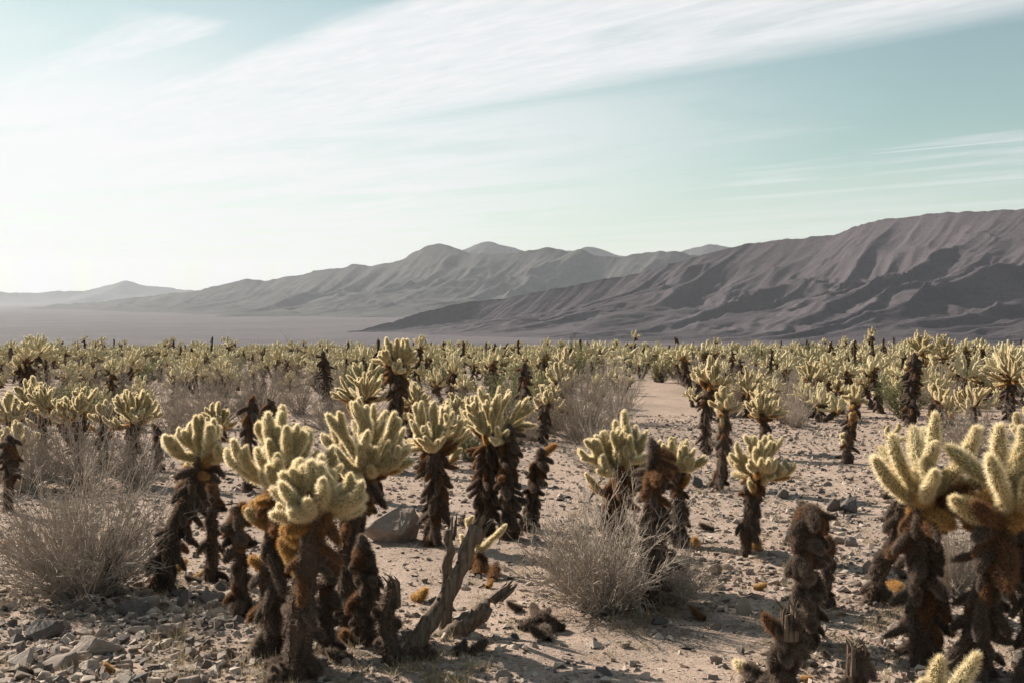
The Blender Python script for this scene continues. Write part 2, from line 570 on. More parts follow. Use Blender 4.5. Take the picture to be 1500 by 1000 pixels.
def mountain(name, sky_pts, dist_pts, front, wf, wb, spur, seed, mat, nu=420, nt=170, carve=0.62, base_drop=20.0):
    """a range whose crest passes through the traced skyline at its own distance; spurs run down along 'front'"""
    sx = np.array([p[0] for p in sky_pts], float); sy = np.array([p[1] for p in sky_pts], float)
    dx = np.array([p[0] for p in dist_pts], float); dd = np.array([p[1] for p in dist_pts], float)
    u = np.linspace(sx[0], sx[-1], nu)
    d = np.interp(u, dx, dd)
    py = np.interp(u, sx, sy)
    k = np.array([0.25, 0.5, 0.25])
    py = np.convolve(np.pad(py, 1, 'edge'), k, 'valid')
    py = py + 1.1 * vnoise(u / 14, u * 0, seed + 5) + 0.6 * vnoise(u / 5, u * 0, seed + 6)
    X = (u - 750) / F_PX * d; Y = d.copy()
    Z = CAM_H + (HORIZON - py) / F_PX * d
    fr = np.array(front, float); fr /= np.linalg.norm(fr)
    tt = np.concatenate([np.linspace(-1, 0, nt // 4, endpoint=False), np.linspace(0, 1, nt) ** 1.15])
    T, _ = np.meshgrid(tt, u)
    TF = np.clip(T, 0, 1); TB = np.clip(-T, 0, 1)
    along = np.concatenate([[0], np.cumsum(np.hypot(np.diff(X), np.diff(Y)))])
    A = np.repeat(along[:, None], len(tt), 1)
    hmax = np.maximum(Z - slope_z(Y), 12.0)
    wid = wf * (0.14 + 0.86 * hmax / hmax.max())
    off = T * np.where(T > 0, wid[:, None], wb)
    GX = X[:, None] + fr[0] * off; GY = Y[:, None] + fr[1] * off
    warp = 0.35 * spur * fbm(A / spur * 0.7, off / spur * 0.8, 3, seed + 1) * np.clip(TF * 3, 0, 1)
    s1 = (A + warp) / spur
    def ridged(x, y, sd):
        n = 1 - np.abs(vnoise(x, y, sd)) * 2.1
        return np.clip(n, 0, 1) ** 1.15
    r1 = ridged(s1, off / spur * 0.16, seed + 2)
    r2 = ridged(s1 * 2.3, off / spur * 0.5, seed + 3)
    r3 = ridged(s1 * 4.7 + 3, off / spur * 1.5, seed + 4)
    r4 = ridged(s1 * 9.7 + 3, off / spur * 4.0, seed + 9)
    r5 = ridged(s1 * 19.0 + 3, off / spur * 9.0, seed + 12)
    spurs = 0.48 * r1 + 0.26 * r2 + 0.15 * r3 + 0.08 * r4 + 0.03 * r5
    env = np.clip(TF / 0.22, 0, 1) ** 0.8
    ground = ground_z(GX, GY)
    base = np.where(T >= 0, (1 - TF) ** 1.25, (1 - TB) ** 1.1)
    rel = base * (1 - carve * env * (1 - spurs) * (0.55 + 0.9 * TF)) 
    rel = np.clip(rel, 0, 1)
    hill = Z[:, None] - ground
    zz = ground + hill * rel
    zz += 0.018 * hill.max() * fbm(GX / spur * 3.0, GY / spur * 3.0, 4, seed + 7) * np.clip(TF * 6, 0, 1) * (0.25 + base)
    edge = np.clip((np.abs(T) - 0.93) / 0.07, 0, 1)
    zz = zz - edge * base_drop - 2.0 * np.abs(T)
    ue = np.minimum(np.arange(nu), np.arange(nu)[::-1]) / 6.0
    zz = zz - (np.clip(1 - ue, 0, 1) * base_drop)[:, None]
    v = np.stack([GX, GY, zz], -1).reshape(-1, 3)
    n0, n1 = GX.shape
    idx = np.arange(n0 * n1).reshape(n0, n1)
    q = np.stack([idx[:-1, :-1], idx[1:, :-1], idx[1:, 1:], idx[:-1, 1:]], -1).reshape(-1, 4)
    o = new_obj(name, mesh_np(name, v, [q[:, ::-1]], [mat], smooth=True))
    o['kind'] = 'structure'
    return o


HM1 = hill_mat('near_hill_scrub', (0.072, 0.059, 0.067), (0.098, 0.081, 0.091), (0.030, 0.026, 0.028), 0.15)
HM2 = hill_mat('far_hill_rock', (0.062, 0.060, 0.057), (0.088, 0.084, 0.079), (0.034, 0.034, 0.034), 0.03)
mountain('near_hills',
         [(500, 488), (540, 480), (580, 470), (625, 455), (680, 444), (740, 437), (780, 429), (850, 417), (885, 409), (930, 402), (985, 386),
          (1010, 378), (1060, 366), (1100, 357), (1125, 354), (1160, 351), (1195, 347), (1228, 343), (1250, 333), (1270, 326), (1320, 319), (1380, 312),
          (1440, 310), (1500, 307), (1600, 300), (1750, 305), (1900, 300), (2050, 330)],
         [(500, 4300), (700, 4500), (1100, 4300), (1500, 3500), (2050, 2700)],
         (-0.84, -0.54), 1500, 900, 440, 31, HM1, 640, 210, 0.86)
mountain('middle_hills',
         [(60, 447), (120, 444), (200, 436), (250, 430), (290, 425), (340, 413), (362, 409), (388, 412), (440, 403), (462, 396), (500, 393), (520, 387), (542, 390), (590, 381), (612, 367),
          (628, 359), (645, 358), (668, 364), (692, 373), (740, 373), (780, 366), (802, 363), (832, 369), (850, 364), (872, 375), (905, 378), (940, 370), (985, 368), (1010, 373), (1100, 380), (1250, 400)],
         [(60, 13000), (300, 11000), (700, 9000), (1250, 8000)],
         (-0.62, -0.78), 2300, 1500, 640, 57, HM2, 460, 150, 0.80)
mountain('back_hills',
         [(640, 400), (675, 368), (700, 357), (716, 353), (735, 359), (765, 367), (800, 372), (840, 368), (865, 361), (905, 374), (960, 376), (1005, 367), (1045, 358), (1072, 363), (1110, 362),
          (1150, 350), (1180, 352), (1260, 372)],
         [(640, 14000), (1260, 13000)],
         (-0.55, -0.83), 2500, 1500, 900, 91, HM2, 260, 90, 0.6)
mountain('horizon_hills',
         [(-700, 428), (-450, 414), (-300, 424), (-150, 420), (0, 427), (40, 430), (80, 427), (125, 426), (155, 420), (172, 414), (186, 411), (200, 415), (218, 419), (238, 419), (262, 424), (300, 427), (340, 431), (420, 436)],
         [(-700, 22000), (420, 23500)],
         (-0.3, -0.95), 2200, 1300, 1300, 77, HM2, 260, 80, 0.5)

# ------------------------------------------------------------------ cactus joints and trunks

def joint_geo(length, core_r, n_areole, per, sp_len, sp_w, sides, nring, bend, lump, r, g=None, spread=0.62):
    """one spiny cactus joint standing on the origin along +Z, curling towards +X"""
    g = g or Geo()
    t = np.linspace(0, 1, nring)
    prof = np.sin(np.clip(t * 0.93 + 0.075, 0, 1) * math.pi) ** 0.27
    prof = prof * (0.86 + 0.18 * t) * (1 + lump * r.uniform(-1, 1, nring))
    prof[0] = 0.55 if lump < .1 else 0.8; prof[-1] = 0.36
    px_ = bend * length * t ** 2
    pts = np.stack([px_, lump * 0.05 * np.sin(t * 4 + r.uniform(0, 6)), t * length], -1)
    tube(g, pts, core_r * prof, sides, 0, True, 0.05)
    k = np.arange(n_areole)
    tk = (k + 0.5) / n_areole
    tk = np.clip(tk + r.normal(0, 0.01, n_areole), 0.005, 0.995)
    ph = k * 2.39996 + r.normal(0, 0.15, n_areole)
    rad = np.interp(tk, t, core_r * prof)
    ax = np.stack([np.interp(tk, t, pts[:, 0]), np.interp(tk, t, pts[:, 1]), tk * length], -1)
    nrm = np.stack([np.cos(ph), np.sin(ph), np.zeros(n_areole)], -1)
    slope = np.interp(tk, [0, 0.08, 0.2, 0.75, 0.92, 1], [-0.3, 0.0, 0.12, 0.25, 0.9, 2.2])
    pos = ax + nrm * rad[:, None]
    nz = nrm.copy(); nz[:, 2] = slope; nz[:, 0] += bend * 0.8 * tk * slope
    nz /= np.linalg.norm(nz, axis=1)[:, None]
    add_spines(g, pos, nz, per, sp_len, sp_w, spread, 1, r)
    # crown of spines on the tip
    n_t = max(2, n_areole // 12)
    tip = np.repeat(pts[-1][None], n_t, 0) + r.normal(0, core_r * 0.22, (n_t, 3)) * [1, 1, 0.2]
    tn = np.repeat(np.array([[bend, 0, 1.0]]), n_t, 0)
    add_spines(g, tip, tn, per, sp_len, sp_w, spread * 0.9, 1, r)
    return g


JL = 0.20           # nominal joint length
KINDS = ('tip', 'old', 'rust', 'dead')
JM = {k: [M[k + '_core'], M[k + '_spine']] for k in KINDS}
joint_near, joint_mid_arr, joint_far_arr = {}, {}, {}
for kind in KINDS:
    joint_near[kind] = []; joint_mid_arr[kind] = []; joint_far_arr[kind] = []
    for i in range(5):
        r = np.random.default_rng(100 + i + 10 * KINDS.index(kind))
        bend = r.uniform(0.08, 0.32)
        lump = 0.05 if kind == 'tip' else 0.12
        sl = {'tip': 0.0235, 'old': 0.024, 'rust': 0.024, 'dead': 0.022}[kind]
        joint_near[kind].append(joint_geo(JL, 0.0285, 280 if kind == 'tip' else 210, 9, sl * (1.3 if kind == 'tip' else 1.4), 0.0021 if kind == 'tip' else 0.0027, 10, 11, bend, lump, r).build(kind + '_joint', JM[kind], True))
        joint_mid_arr[kind].append(joint_geo(JL, 0.033, 38, 2, sl * 1.15, 0.0085, 6, 5, bend, lump, r).arrays())
        joint_far_arr[kind].append(joint_geo(JL, 0.042, 3, 2, sl, 0.015, 4, 3, bend, lump, r).arrays())


def frame(d, up=(0, 0, 1), roll=0.0):
    """rotation taking +Z to d with +X as near to 'up' as it can be"""
    d = Vector(d).normalized(); upv = Vector(up)
    x = upv - d * upv.dot(d)
    if x.length < 0.05:
        x = Vector((1, 0, 0)) - d * d.x
    x.normalize()
    y = d.cross(x)
    m = Matrix((x, y, d)).transposed()
    return m @ Matrix.Rotation(roll, 3, 'Z')


def joint_mat(p, d, length, thick, up=(0, 0, 1), roll=0.0):
    m3 = frame(d, up, roll)
    s = Matrix.Diagonal((thick, thick, length / JL))
    return Matrix.Translation(p) @ (m3 @ s).to_4x4()


def polar(theta, az):
    return Vector((math.sin(theta) * math.cos(az), math.sin(theta) * math.sin(az), math.cos(theta)))


def joint_end(p, d, length, up=(0, 0, 1), f=0.9):
    m3 = frame(d, up)
    return Vector(p) + (m3 @ Vector((0.2 * length * f * f, 0, length * f)))


def gen_cactus(r, H, crown_w, lean=(0, 0), trunk_r=0.05, arms=7, kids=3, jl=None, thick=1.0, flat=1.0, dead=22, old=7, rust=6,
               style='live', kink=0.05, bare=0.12, lower=None, dmax=0.82, strays=2, wood=False):
    """returns (trunk path, trunk radii, [(kind, variant, matrix)]); z=0 is the ground"""
    els = []
    Rc = crown_w / 2
    jl = jl or min(0.26, max(0.085, Rc * 0.54))
    if style == 'live':
        ext = (max(Rc * 1.12 - jl * 0.72, jl * 0.45) + jl * 1.02) * (0.35 + 0.65 * flat)
        Ht = max(H - ext, 0.22 * H)
    else:
        Ht = H * 0.97
    trunk_r = trunk_r * 0.86
    n = 9
    t = np.linspace(0, 1, n)
    path = np.zeros((n, 3))
    path[:, 0] = lean[0] * t ** 0.9 + kink * np.sin(t * r.uniform(3, 7) + r.uniform(0, 6)) * t * (1 - 0.6 * t)
    path[:, 1] = lean[1] * t ** 0.9 + kink * np.sin(t * r.uniform(3, 7) + r.uniform(0, 6)) * t * (1 - 0.6 * t)
    path[:, 2] = -0.05 + (Ht + 0.05) * t
    rad = trunk_r * (1.15 - 0.35 * t) * (1 + 0.10 * r.uniform(-1, 1, n))
    rad[0] *= 1.25
    at = lambda f: Vector((float(np.interp(f, t, path[:, 0])), float(np.interp(f, t, path[:, 1])), float(np.interp(f, t, path[:, 2]))))
    V = lambda: int(r.integers(0, 5))
    C = at(1.0)
    if style == 'live':
        az0 = r.uniform(0, 6.28)
        for k in range(arms):
            f = (k + 0.5) / arms
            th = (0.12 + 1.58 * f ** 0.72) * r.uniform(0.92, 1.08)
            az = az0 + k * 2.39996 + r.normal(0, 0.25)
            d1 = polar(th, az); d1 = Vector((d1.x, d1.y, d1.z * flat)).normalized()
            L1 = max(Rc * 1.12 - jl * 0.72, jl * 0.45) * r.uniform(0.8, 1.15)
            p0 = C + Vector((0, 0, -0.22 * Rc * (th / 1.5) * r.uniform(0.2, 1.3)))
            els.append(('tip' if th < 1.3 or r.random() < 0.6 else 'old', V(), joint_mat(p0, d1, L1 * 1.08, thick * 0.86)))
            for c in range(kids):
                side = Vector((r.normal(0, 1), r.normal(0, 1), r.normal(0, 0.6)))
                side = (side - d1 * side.dot(d1)).normalized()
                dd = (d1 + side * r.uniform(0.25, 1.0) + Vector((0, 0, r.uniform(0.0, 0.55)))).normalized()
                ff = r.uniform(0.35, 1.0) if c else 0.95
                p1 = joint_end(p0, d1, L1, f=ff)
                ll = jl * r.uniform(0.6, 1.2)
                els.append(('tip', V(), joint_mat(p1, dd, ll, thick * r.uniform(0.68, 0.88))))
                if r.random() < 0.35:
                    d3 = (dd + Vector((r.normal(0, 0.6), r.normal(0, 0.6), 0.35))).normalized()
                    els.append(('tip', V(), joint_mat(joint_end(p1, dd, ll * 0.7), d3, jl * r.uniform(0.35, 0.6), thick * 0.66)))
        for k in range(strays if arms > 4 else 0):       # stray side branches below the crown
            f = r.uniform(0.6, 0.9)
            d1 = polar(r.uniform(0.9, 1.45), r.uniform(0, 6.28)); L1 = max(0.07, Rc * r.uniform(0.45, 0.75))
            els.append(('old', V(), joint_mat(at(f), d1, L1, thick * 0.75)))
            for c in range(2):
                dd = (d1 + Vector((r.normal(0, .5), r.normal(0, .5), r.uniform(.1, .7)))).normalized()
                els.append(('tip' if r.random() < .75 else 'old', V(), joint_mat(joint_end(at(f), d1, L1, f=r.uniform(.6, .95)), dd, jl * r.uniform(.5, .85), thick * 0.68)))
        for k in range(old):
            f = r.uniform(0.86, 1.0)
            d = polar(r.uniform(1.1, 2.0), r.uniform(0, 6.28))
            els.append(('old' if r.random() < 0.55 else 'rust', V(), joint_mat(at(f), d, min(jl * r.uniform(0.7, 1.15), Rc * 0.95), thick * r.uniform(0.7, 0.9))))
    elif not wood:
        els.append(('rust' if r.random() < 0.4 else 'dead', V(), joint_mat(at(0.88), Vector((r.normal(0, 0.15), r.normal(0, 0.15), 1)), max(0.1, H * 0.14), 0.95)))
    for k in range(rust):
        f = r.uniform(0.68, 0.97)
        d = polar(r.uniform(1.3, 2.5), r.uniform(0, 6.28))
        els.append(('rust', V(), joint_mat(at(f), d, r.uniform(0.09, 0.15) * min(1.2, H), thick * r.uniform(0.65, 0.9), up=(0, 0, -1))))
    dead = int(dead * 1.5)
    for k in range(dead):
        f = bare + (0.95 - bare) * (k + r.random()) / max(dead, 1)
        az = k * 2.4 + r.normal(0, 0.4)
        d = polar(r.uniform(1.75, 2.95) if style == 'live' else r.uniform(1.25, 2.8), az)
        els.append(('dead' if r.random() < 0.93 else 'rust', V(), joint_mat(at(f) + Vector((math.cos(az), math.sin(az), 0)) * trunk_r * 0.7, d, r.uniform(0.07, 0.135) * min(1.2, H), min(thick, dmax) * r.uniform(0.62, 1.05), up=(0, 0, -1), roll=r.normal(0, 0.8))))
    for (f, az, th, L, kd) in (lower or []):
        d = polar(th, az)
        els.append((kd, V(), joint_mat(at(f), d, L, thick * 0.9, up=(0, 0, 1 if th < 1.9 else -1))))
    return path, rad, els


def trunk_geo(path, rad, r, dense=1.0, sp_w=0.0036, sides=10):
    g = Geo()
    pp = np.asarray(path); n = 22 if sides > 6 else 7
    t0 = np.linspace(0, 1, len(pp)); t1 = np.linspace(0, 1, n)
    fine = np.stack([np.interp(t1, t0, pp[:, k]) for k in range(3)], -1)
    rr = np.interp(t1, t0, rad) * (1 + 0.08 * r.uniform(-1, 1, n))
    ring, nr = tube(g, fine, rr, sides, 0, True, 0.08)
    L = float(np.linalg.norm(np.diff(pp, axis=0), axis=1).sum())
    na = int(760 * dense * max(L, 0.2))
    k = r.integers(0, (n - 1) * sides, na)
    j = r.random((na, 1))
    pos = ring[k] * (1 - j) + ring[np.minimum(k + sides, n * sides - 1)] * j
    nrm = nr[k] + np.array([0, 0, -0.15])
    nrm /= np.linalg.norm(nrm, axis=1)[:, None]
    add_spines(g, pos, nrm, 6, 0.032, sp_w, 0.7, 1, r)
    return g


TRM = [M['trunk_core'], M['trunk_spine']]
PART = {'tip': 'joint', 'old': 'old_joint', 'rust': 'rust_joint', 'dead': 'dead_joint'}


def place_cactus(root, spec, r, trunk_me=None):
    path, rad, els = spec
    if not isinstance(path, list):
        path, rad = [path], [rad]
    me = trunk_me or [trunk_geo(p, q, r).build('trunk', TRM, True) for p, q in zip(path, rad)]
    for m_ in me:
        new_obj('trunk', m_, root)
    for kind, v, m in els:
        new_obj(PART[kind], joint_near[kind][v], root, m)
    return me


ALLM = [m for k in KINDS for m in JM[k]] + TRM + [M['tip_fuzz']]
KOFF = {k: 2 * i for i, k in enumerate(KINDS)}


def bake(spec, arrs, r, dense, sp_w, sides):
    """the whole plant as one mesh of lighter joints"""
    g = Geo()
    path, rad, els = spec
    for p_, q_ in zip(path, rad):
        tv, tq, tt, qm, tm = trunk_geo(p_, q_, r, dense, sp_w, sides).arrays()
        n0 = g.n
        g.add(tv, None, None)
        g.q.append(tq + n0); g.qm.append(qm + 8); g.t.append(tt + n0); g.tm.append(tm + 8)
    for kind, v, m in els:
        av, aq, at_, aqm, atm = arrs[kind][v]
        mm = np.array(m)
        w = av @ mm[:3, :3].T + mm[:3, 3]
        n0 = g.n
        g.v.append(w); g.n += len(w)
        if kind == 'tip':
            aqm = np.full(len(aqm), 10); atm = np.where(atm == 0, 10, 1)
        else:
            aqm = aqm + KOFF[kind]; atm = atm + KOFF[kind]
        g.q.append(aq + n0); g.qm.append(aqm); g.t.append(at_ + n0); g.tm.append(atm)
    return g


# ------------------------------------------------------------------ cacti set out by hand (photograph pixels of foot, top, crown)
#  base_x base_y top_y crown_x crown_w  options  label
PI = math.pi
HAND = [
    (228, 862, 600, 294, 104, dict(arms=6, kids=3, dead=34, rust=10, thick=.98, trunk_r=.055), 'cholla cactus leaning over the bushy dry shrub on a slanting dark trunk'),
    (306, 852, 690, 312, 0, dict(style='dead', dead=8, rust=6, trunk_r=.045), 'thin dead cholla trunk right behind the slanting cholla'),
    (398, 962, 600, 412, 152, dict(arms=9, kids=3, dead=30, rust=14, old=9, trunk_r=.06, thick=1.0, lower=[(.52, PI, 1.3, .14, 'old'), (.5, PI * .9, 1.0, .12, 'tip')]), 'cholla cactus with broad pale crown directly behind the stout finger-topped cholla'),
    (432, 990, 660, 466, 112, dict(arms=6, kids=2, dead=9, rust=4, old=5, trunk_r=.068, thick=1.15, jl=.17, lower=[(.80, PI, 1.2, .15, 'old'), (.45, PI * 1.15, 2.6, .14, 'tip')]), 'stout cholla cactus with few fat fingers and a bare brown trunk'),
    (352, 905, 735, 350, 0, dict(style='dead', dead=16, rust=8, trunk_r=.04), 'thin dead shaggy stem squeezed between the slanting and the broad cholla'),
    (482, 955, 800, 478, 0, dict(style='dead', dead=12, rust=3, trunk_r=.04), 'low dead stem against the stout bare-trunked cholla'),
    (500, 918, 596, 530, 150, dict(arms=11, kids=3, dead=16, rust=12, old=8, trunk_r=.058, flat=.75, jl=.16), 'cholla cactus with wide flat-topped fan of fingers beside the wide boulder'),
    (538, 942, 785, 535, 0, dict(style='dead', dead=22, rust=6, trunk_r=.045, lower=[(.55, PI, 1.9, .13, 'rust')]), 'short dead cholla with one glowing rust joint on its side'),
    (574, 968, 852, 570, 0, dict(style='dead', dead=4, rust=1, trunk_r=.05, wood=True), 'hairy brown cholla stub at the foot of the leaning grey log'),
    (160, 873, 788, 161, 0, dict(style='dead', dead=2, rust=0, trunk_r=.04, kink=.01), 'small brown post of a dead cholla in front of a bushy shrub'),
    (634, 797, 576, 642, 108, dict(arms=8, kids=3, dead=30, rust=9, old=7), 'cholla cactus with amber-skirted crown standing beside the grey boulder'),
    (706, 782, 552, 722, 118, dict(arms=9, kids=3, dead=46, rust=16, old=10, trunk_r=.075), 'shaggy thick-trunked cholla with ragged orange joints under its crown'),
    (748, 790, 620, 745, 0, dict(style='dead', dead=34, rust=5, trunk_r=.06), 'dead shaggy trunk pressed against the thick-trunked cholla'),
    (772, 776, 655, 792, 0, dict(style='dead', dead=24, rust=8, trunk_r=.05, lower=[(.95, .2, 1.1, .14, 'old')]), 'dead cholla with orange top and a single pale tip bending sideways'),
    (704, 836, 752, 706, 74, dict(arms=3, kids=1, dead=2, rust=2, old=1, trunk_r=.03, jl=.12, thick=.85), 'tiny young cholla with three pale fingers behind the leaning grey log'),
    (576, 690, 489, 581, 62, dict(arms=7, kids=2, dead=46, rust=12, old=14, trunk_r=.075, thick=1.1), 'very tall dark cholla column topped by a small pale crown'),
    (905, 850, 603, 906, 124, dict(arms=10, kids=3, dead=24, rust=14, old=8, trunk_r=.055), 'broad-crowned cholla growing out of the round dry shrub'),
    (956, 892, 640, 962, 0, dict(style='dead', dead=26, rust=12, trunk_r=.045, dmax=.75), 'dead brown cholla with rusty pointed top at the edge of the round dry shrub'),
    (994, 800, 632, 990, 78, dict(arms=6, kids=2, dead=16, rust=6, old=6), 'small-crowned cholla half hidden behind the dead rusty-topped cholla'),
    (1090, 814, 628, 1106, 98, dict(arms=8, kids=3, dead=12, rust=8, old=7, trunk_r=.045, bare=.35), 'slender cholla with a neat round crown standing alone on the gravel path'),
    (1050, 718, 568, 1066, 46, dict(arms=6, kids=2, dead=14, rust=3, old=3, trunk_r=.05), 'cholla with a narrow grey crown on a bare dark post'),
    (1034, 664, 520, 1038, 60, dict(arms=8, kids=3, dead=34, rust=10, old=8), 'tall shaggy cholla at the edge of the sandy clearing'),
    (1116, 662, 564, 1117, 62, dict(arms=9, kids=3, dead=8, rust=3, old=8), 'full round cholla crown directly behind the slender lone cholla'),
    (1094, 612, 535, 1096, 58, dict(arms=8, kids=2, dead=8, rust=2, old=4), 'cholla with open spreading crown behind the full round crown'),
    (1186, 606, 524, 1186, 44, dict(arms=8, kids=2, dead=18, rust=4, old=5), 'two-tiered cholla standing in front of a pale dry shrub'),
    (1222, 606, 550, 1224, 22, dict(arms=4, kids=2, dead=3, rust=2, old=3, trunk_r=.04), 'thin-stemmed young cholla with a tiny crown on gravel'),
    (1178, 945, 730, 1180, 0, dict(style='dead', dead=38, rust=8, trunk_r=.05, thick=1.0, dmax=.95, lower=[(.99, a * .78, 2.0 + .25 * (a % 3), .13, 'rust' if a % 3 else 'dead') for a in range(8)]), 'thick shaggy dead cholla pillar with a drooping rusty cap'),
    (1216, 890, 800, 1210, 0, dict(style='dead', dead=5, rust=0, trunk_r=.035), 'short dead stem leaning on the shaggy pillar'),
    (1238, 678, 562, 1250, 38, dict(arms=6, kids=1, dead=16, rust=7, old=6, trunk_r=.045, lower=[(.35, PI, 1.0, .14, 'tip'), (.38, PI * .9, .7, .12, 'tip'), (.33, PI * 1.2, 1.2, .12, 'tip')]), 'small cholla with a pale side shoot in the stony clearing'),
    (1352, 975, 600, 1348, 140, dict(arms=10, kids=1, dead=38, rust=6, old=6, trunk_r=.058, thick=1.3, jl=.25), 'big pale cholla with long upright fingers beside the yellow-budded one'),
    (1425, 992, 606, 1450, 165, dict(arms=10, kids=1, dead=40, rust=6, old=9, trunk_r=.058, thick=1.3, jl=.25, lower=[(.93, PI, 1.4, .22, 'old'), (.9, PI * 1.05, 1.5, .25, 'tip')]), 'big pale cholla with spreading fingers and an orange arm'),
    (1272, 884, 690, 1325, 0, dict(style='dead', dead=12, rust=1, trunk_r=.045, wood=True), 'dead dark cholla stem slanting behind the big long-fingered cholla'),
    (1312, 716, 618, 1308, 40, dict(arms=4, kids=1, dead=4, rust=3, old=5, trunk_r=.035), 'little cholla with knobbly golden stem behind the big long-fingered cholla'),
    (1515, 1000, 690, 1512, 90, dict(arms=6, kids=2, dead=24, rust=14, old=12, trunk_r=.06), 'orange-jointed cholla crowding the big spreading cholla'),
    (1364, 1046, 936, 1366, 150, dict(arms=0, kids=0, dead=0, rust=0, old=0, trunk_r=.035, thick=1.15, lower=[(.9, PI, .75, .13, 'tip'), (.95, PI, .12, .20, 'tip'), (.95, .15, .95, .26, 'tip'), (1., -1.4, .25, .1, 'tip')]), 'low young cholla of two pale fingers forking like a U'),
    (1140, 1035, 890, 1150, 0, dict(style='dead', dead=18, rust=6, trunk_r=.05, thick=1.0, wood=True, lower=[(.8, PI, 1.3, .13, 'rust'), (.75, PI * 1.1, 1.9, .12, 'dead')]), 'split dead cholla stump with curled rusty arm in front of the shaggy pillar'),
    (1250, 1030, 945, 1248, 0, dict(style='dead', dead=6, rust=1, trunk_r=.055, thick=.9, wood=True), 'low grey splintered cholla stump on gravel'),
    (1332, 622, 516, 1338, 0, dict(style='dead', dead=60, rust=10, trunk_r=.085, dmax=.9), 'massive dead cholla cone draped in hanging joints'),
    (1281, 556, 476, 1277, 20, dict(arms=5, kids=1, dead=10, rust=2, old=2, trunk_r=.06), 'lone small-headed cholla standing clear above the field against the hills'),
    (1352, 594, 480, 1346, 52, dict(arms=8, kids=3, dead=26, rust=8, old=8), 'tall twin-crowned cholla rising behind the massive dead cone'),
    (1378, 592, 488, 1382, 50, dict(arms=8, kids=3, dead=26, rust=10, old=9), 'tall cholla crown leaning against the twin-crowned cholla'),
    (1364, 660, 590, 1364, 0, dict(style='dead', dead=6, rust=10, trunk_r=.05), 'rusty dead cholla stub peeking over the long pale fingers'),
    (1480, 616, 506, 1482, 72, dict(arms=9, kids=3, dead=36, rust=8, old=8), 'stately cholla with a dense crown on a stout dark trunk'),
    (1432, 640, 554, 1425, 60, dict(arms=8, kids=2, dead=6, rust=1, old=2), 'low spreading cholla rising from a dry shrub'),
    (1374, 640, 566, 1376, 34, dict(arms=5, kids=1, dead=5, rust=4, old=3), 'small cholla shoot beside the rusty dead stub'),
    (192, 706, 563, 196, 78, dict(arms=9, kids=3, dead=14, rust=6, old=4), 'open-crowned cholla with one long finger pointing aside'),
    (12, 748, 634, 18, 0, dict(style='dead', dead=26, rust=3, trunk_r=.045, bare=.5), 'dead cholla with a shaggy head on a bare thin stem'),
    (62, 676, 556, 66, 60, dict(arms=8, kids=3, dead=12, rust=4, old=5), 'cholla crown showing above the twiggy brush'),
    (116, 680, 562, 112, 66, dict(arms=9, kids=3, dead=12, rust=4, old=6), 'wide cholla crown crowding over the twiggy brush'),
    (20, 690, 572, 16, 58, dict(arms=8, kids=3, dead=12, rust=4, old=5), 'cholla crown beside the dead shaggy head'),
    (152, 690, 584, 148, 44, dict(arms=6, kids=2, dead=10, rust=3, old=4), 'narrow cholla squeezed in twiggy brush beside the open crown'),
    (230, 690, 622, 232, 0, dict(style='dead', dead=8, rust=1, trunk_r=.04), 'dead dark cholla post beside the open-crowned cholla'),
    (362, 720, 578, 368, 0, dict(style='dead', dead=20, rust=1, trunk_r=.05), 'dark dead cholla post above the slanting cholla'),
    (396, 716, 582, 396, 0, dict(style='dead', dead=20, rust=1, trunk_r=.05), 'dark dead cholla post above the broad pale crown'),
    (312, 690, 586, 318, 54, dict(arms=7, kids=2, dead=10, rust=4, old=4), 'pale cholla fingers directly behind the slanting cholla'),
    (528, 668, 528, 530, 84, dict(arms=9, kids=3, dead=26, rust=10, old=9), 'wide-crowned cholla beside the very tall dark column'),
    (604, 640, 556, 606, 52, dict(arms=8, kids=3, dead=14, rust=4, old=5), 'cholla crown just beyond the very tall dark column'),
    (655, 656, 574, 668, 56, dict(arms=8, kids=3, dead=10, rust=4, old=4), 'cholla crown between two amber-skirted neighbours'),
    (770, 640, 530, 768, 0, dict(style='dead', dead=26, rust=6, trunk_r=.06), 'dark dead cholla among bare grey branches'),
    (795, 650, 566, 800, 30, dict(arms=4, kids=1, dead=18, rust=8, old=3), 'sparse cholla with dark drooping trunk in bare brush'),
    (830, 600, 505, 826, 40, dict(arms=6, kids=2, dead=22, rust=4, old=3), 'cholla with loose crown on a tall leaning stem in brush'),
    (545, 735, 640, 556, 0, dict(style='dead', dead=22, rust=10, trunk_r=.06), 'dark dead cholla mass behind the flat-topped fan'),
]
placed = []           # (x, y, radius) for spacing
MARK = []             # (x, y, short name) landmarks that labels of smaller things refer to
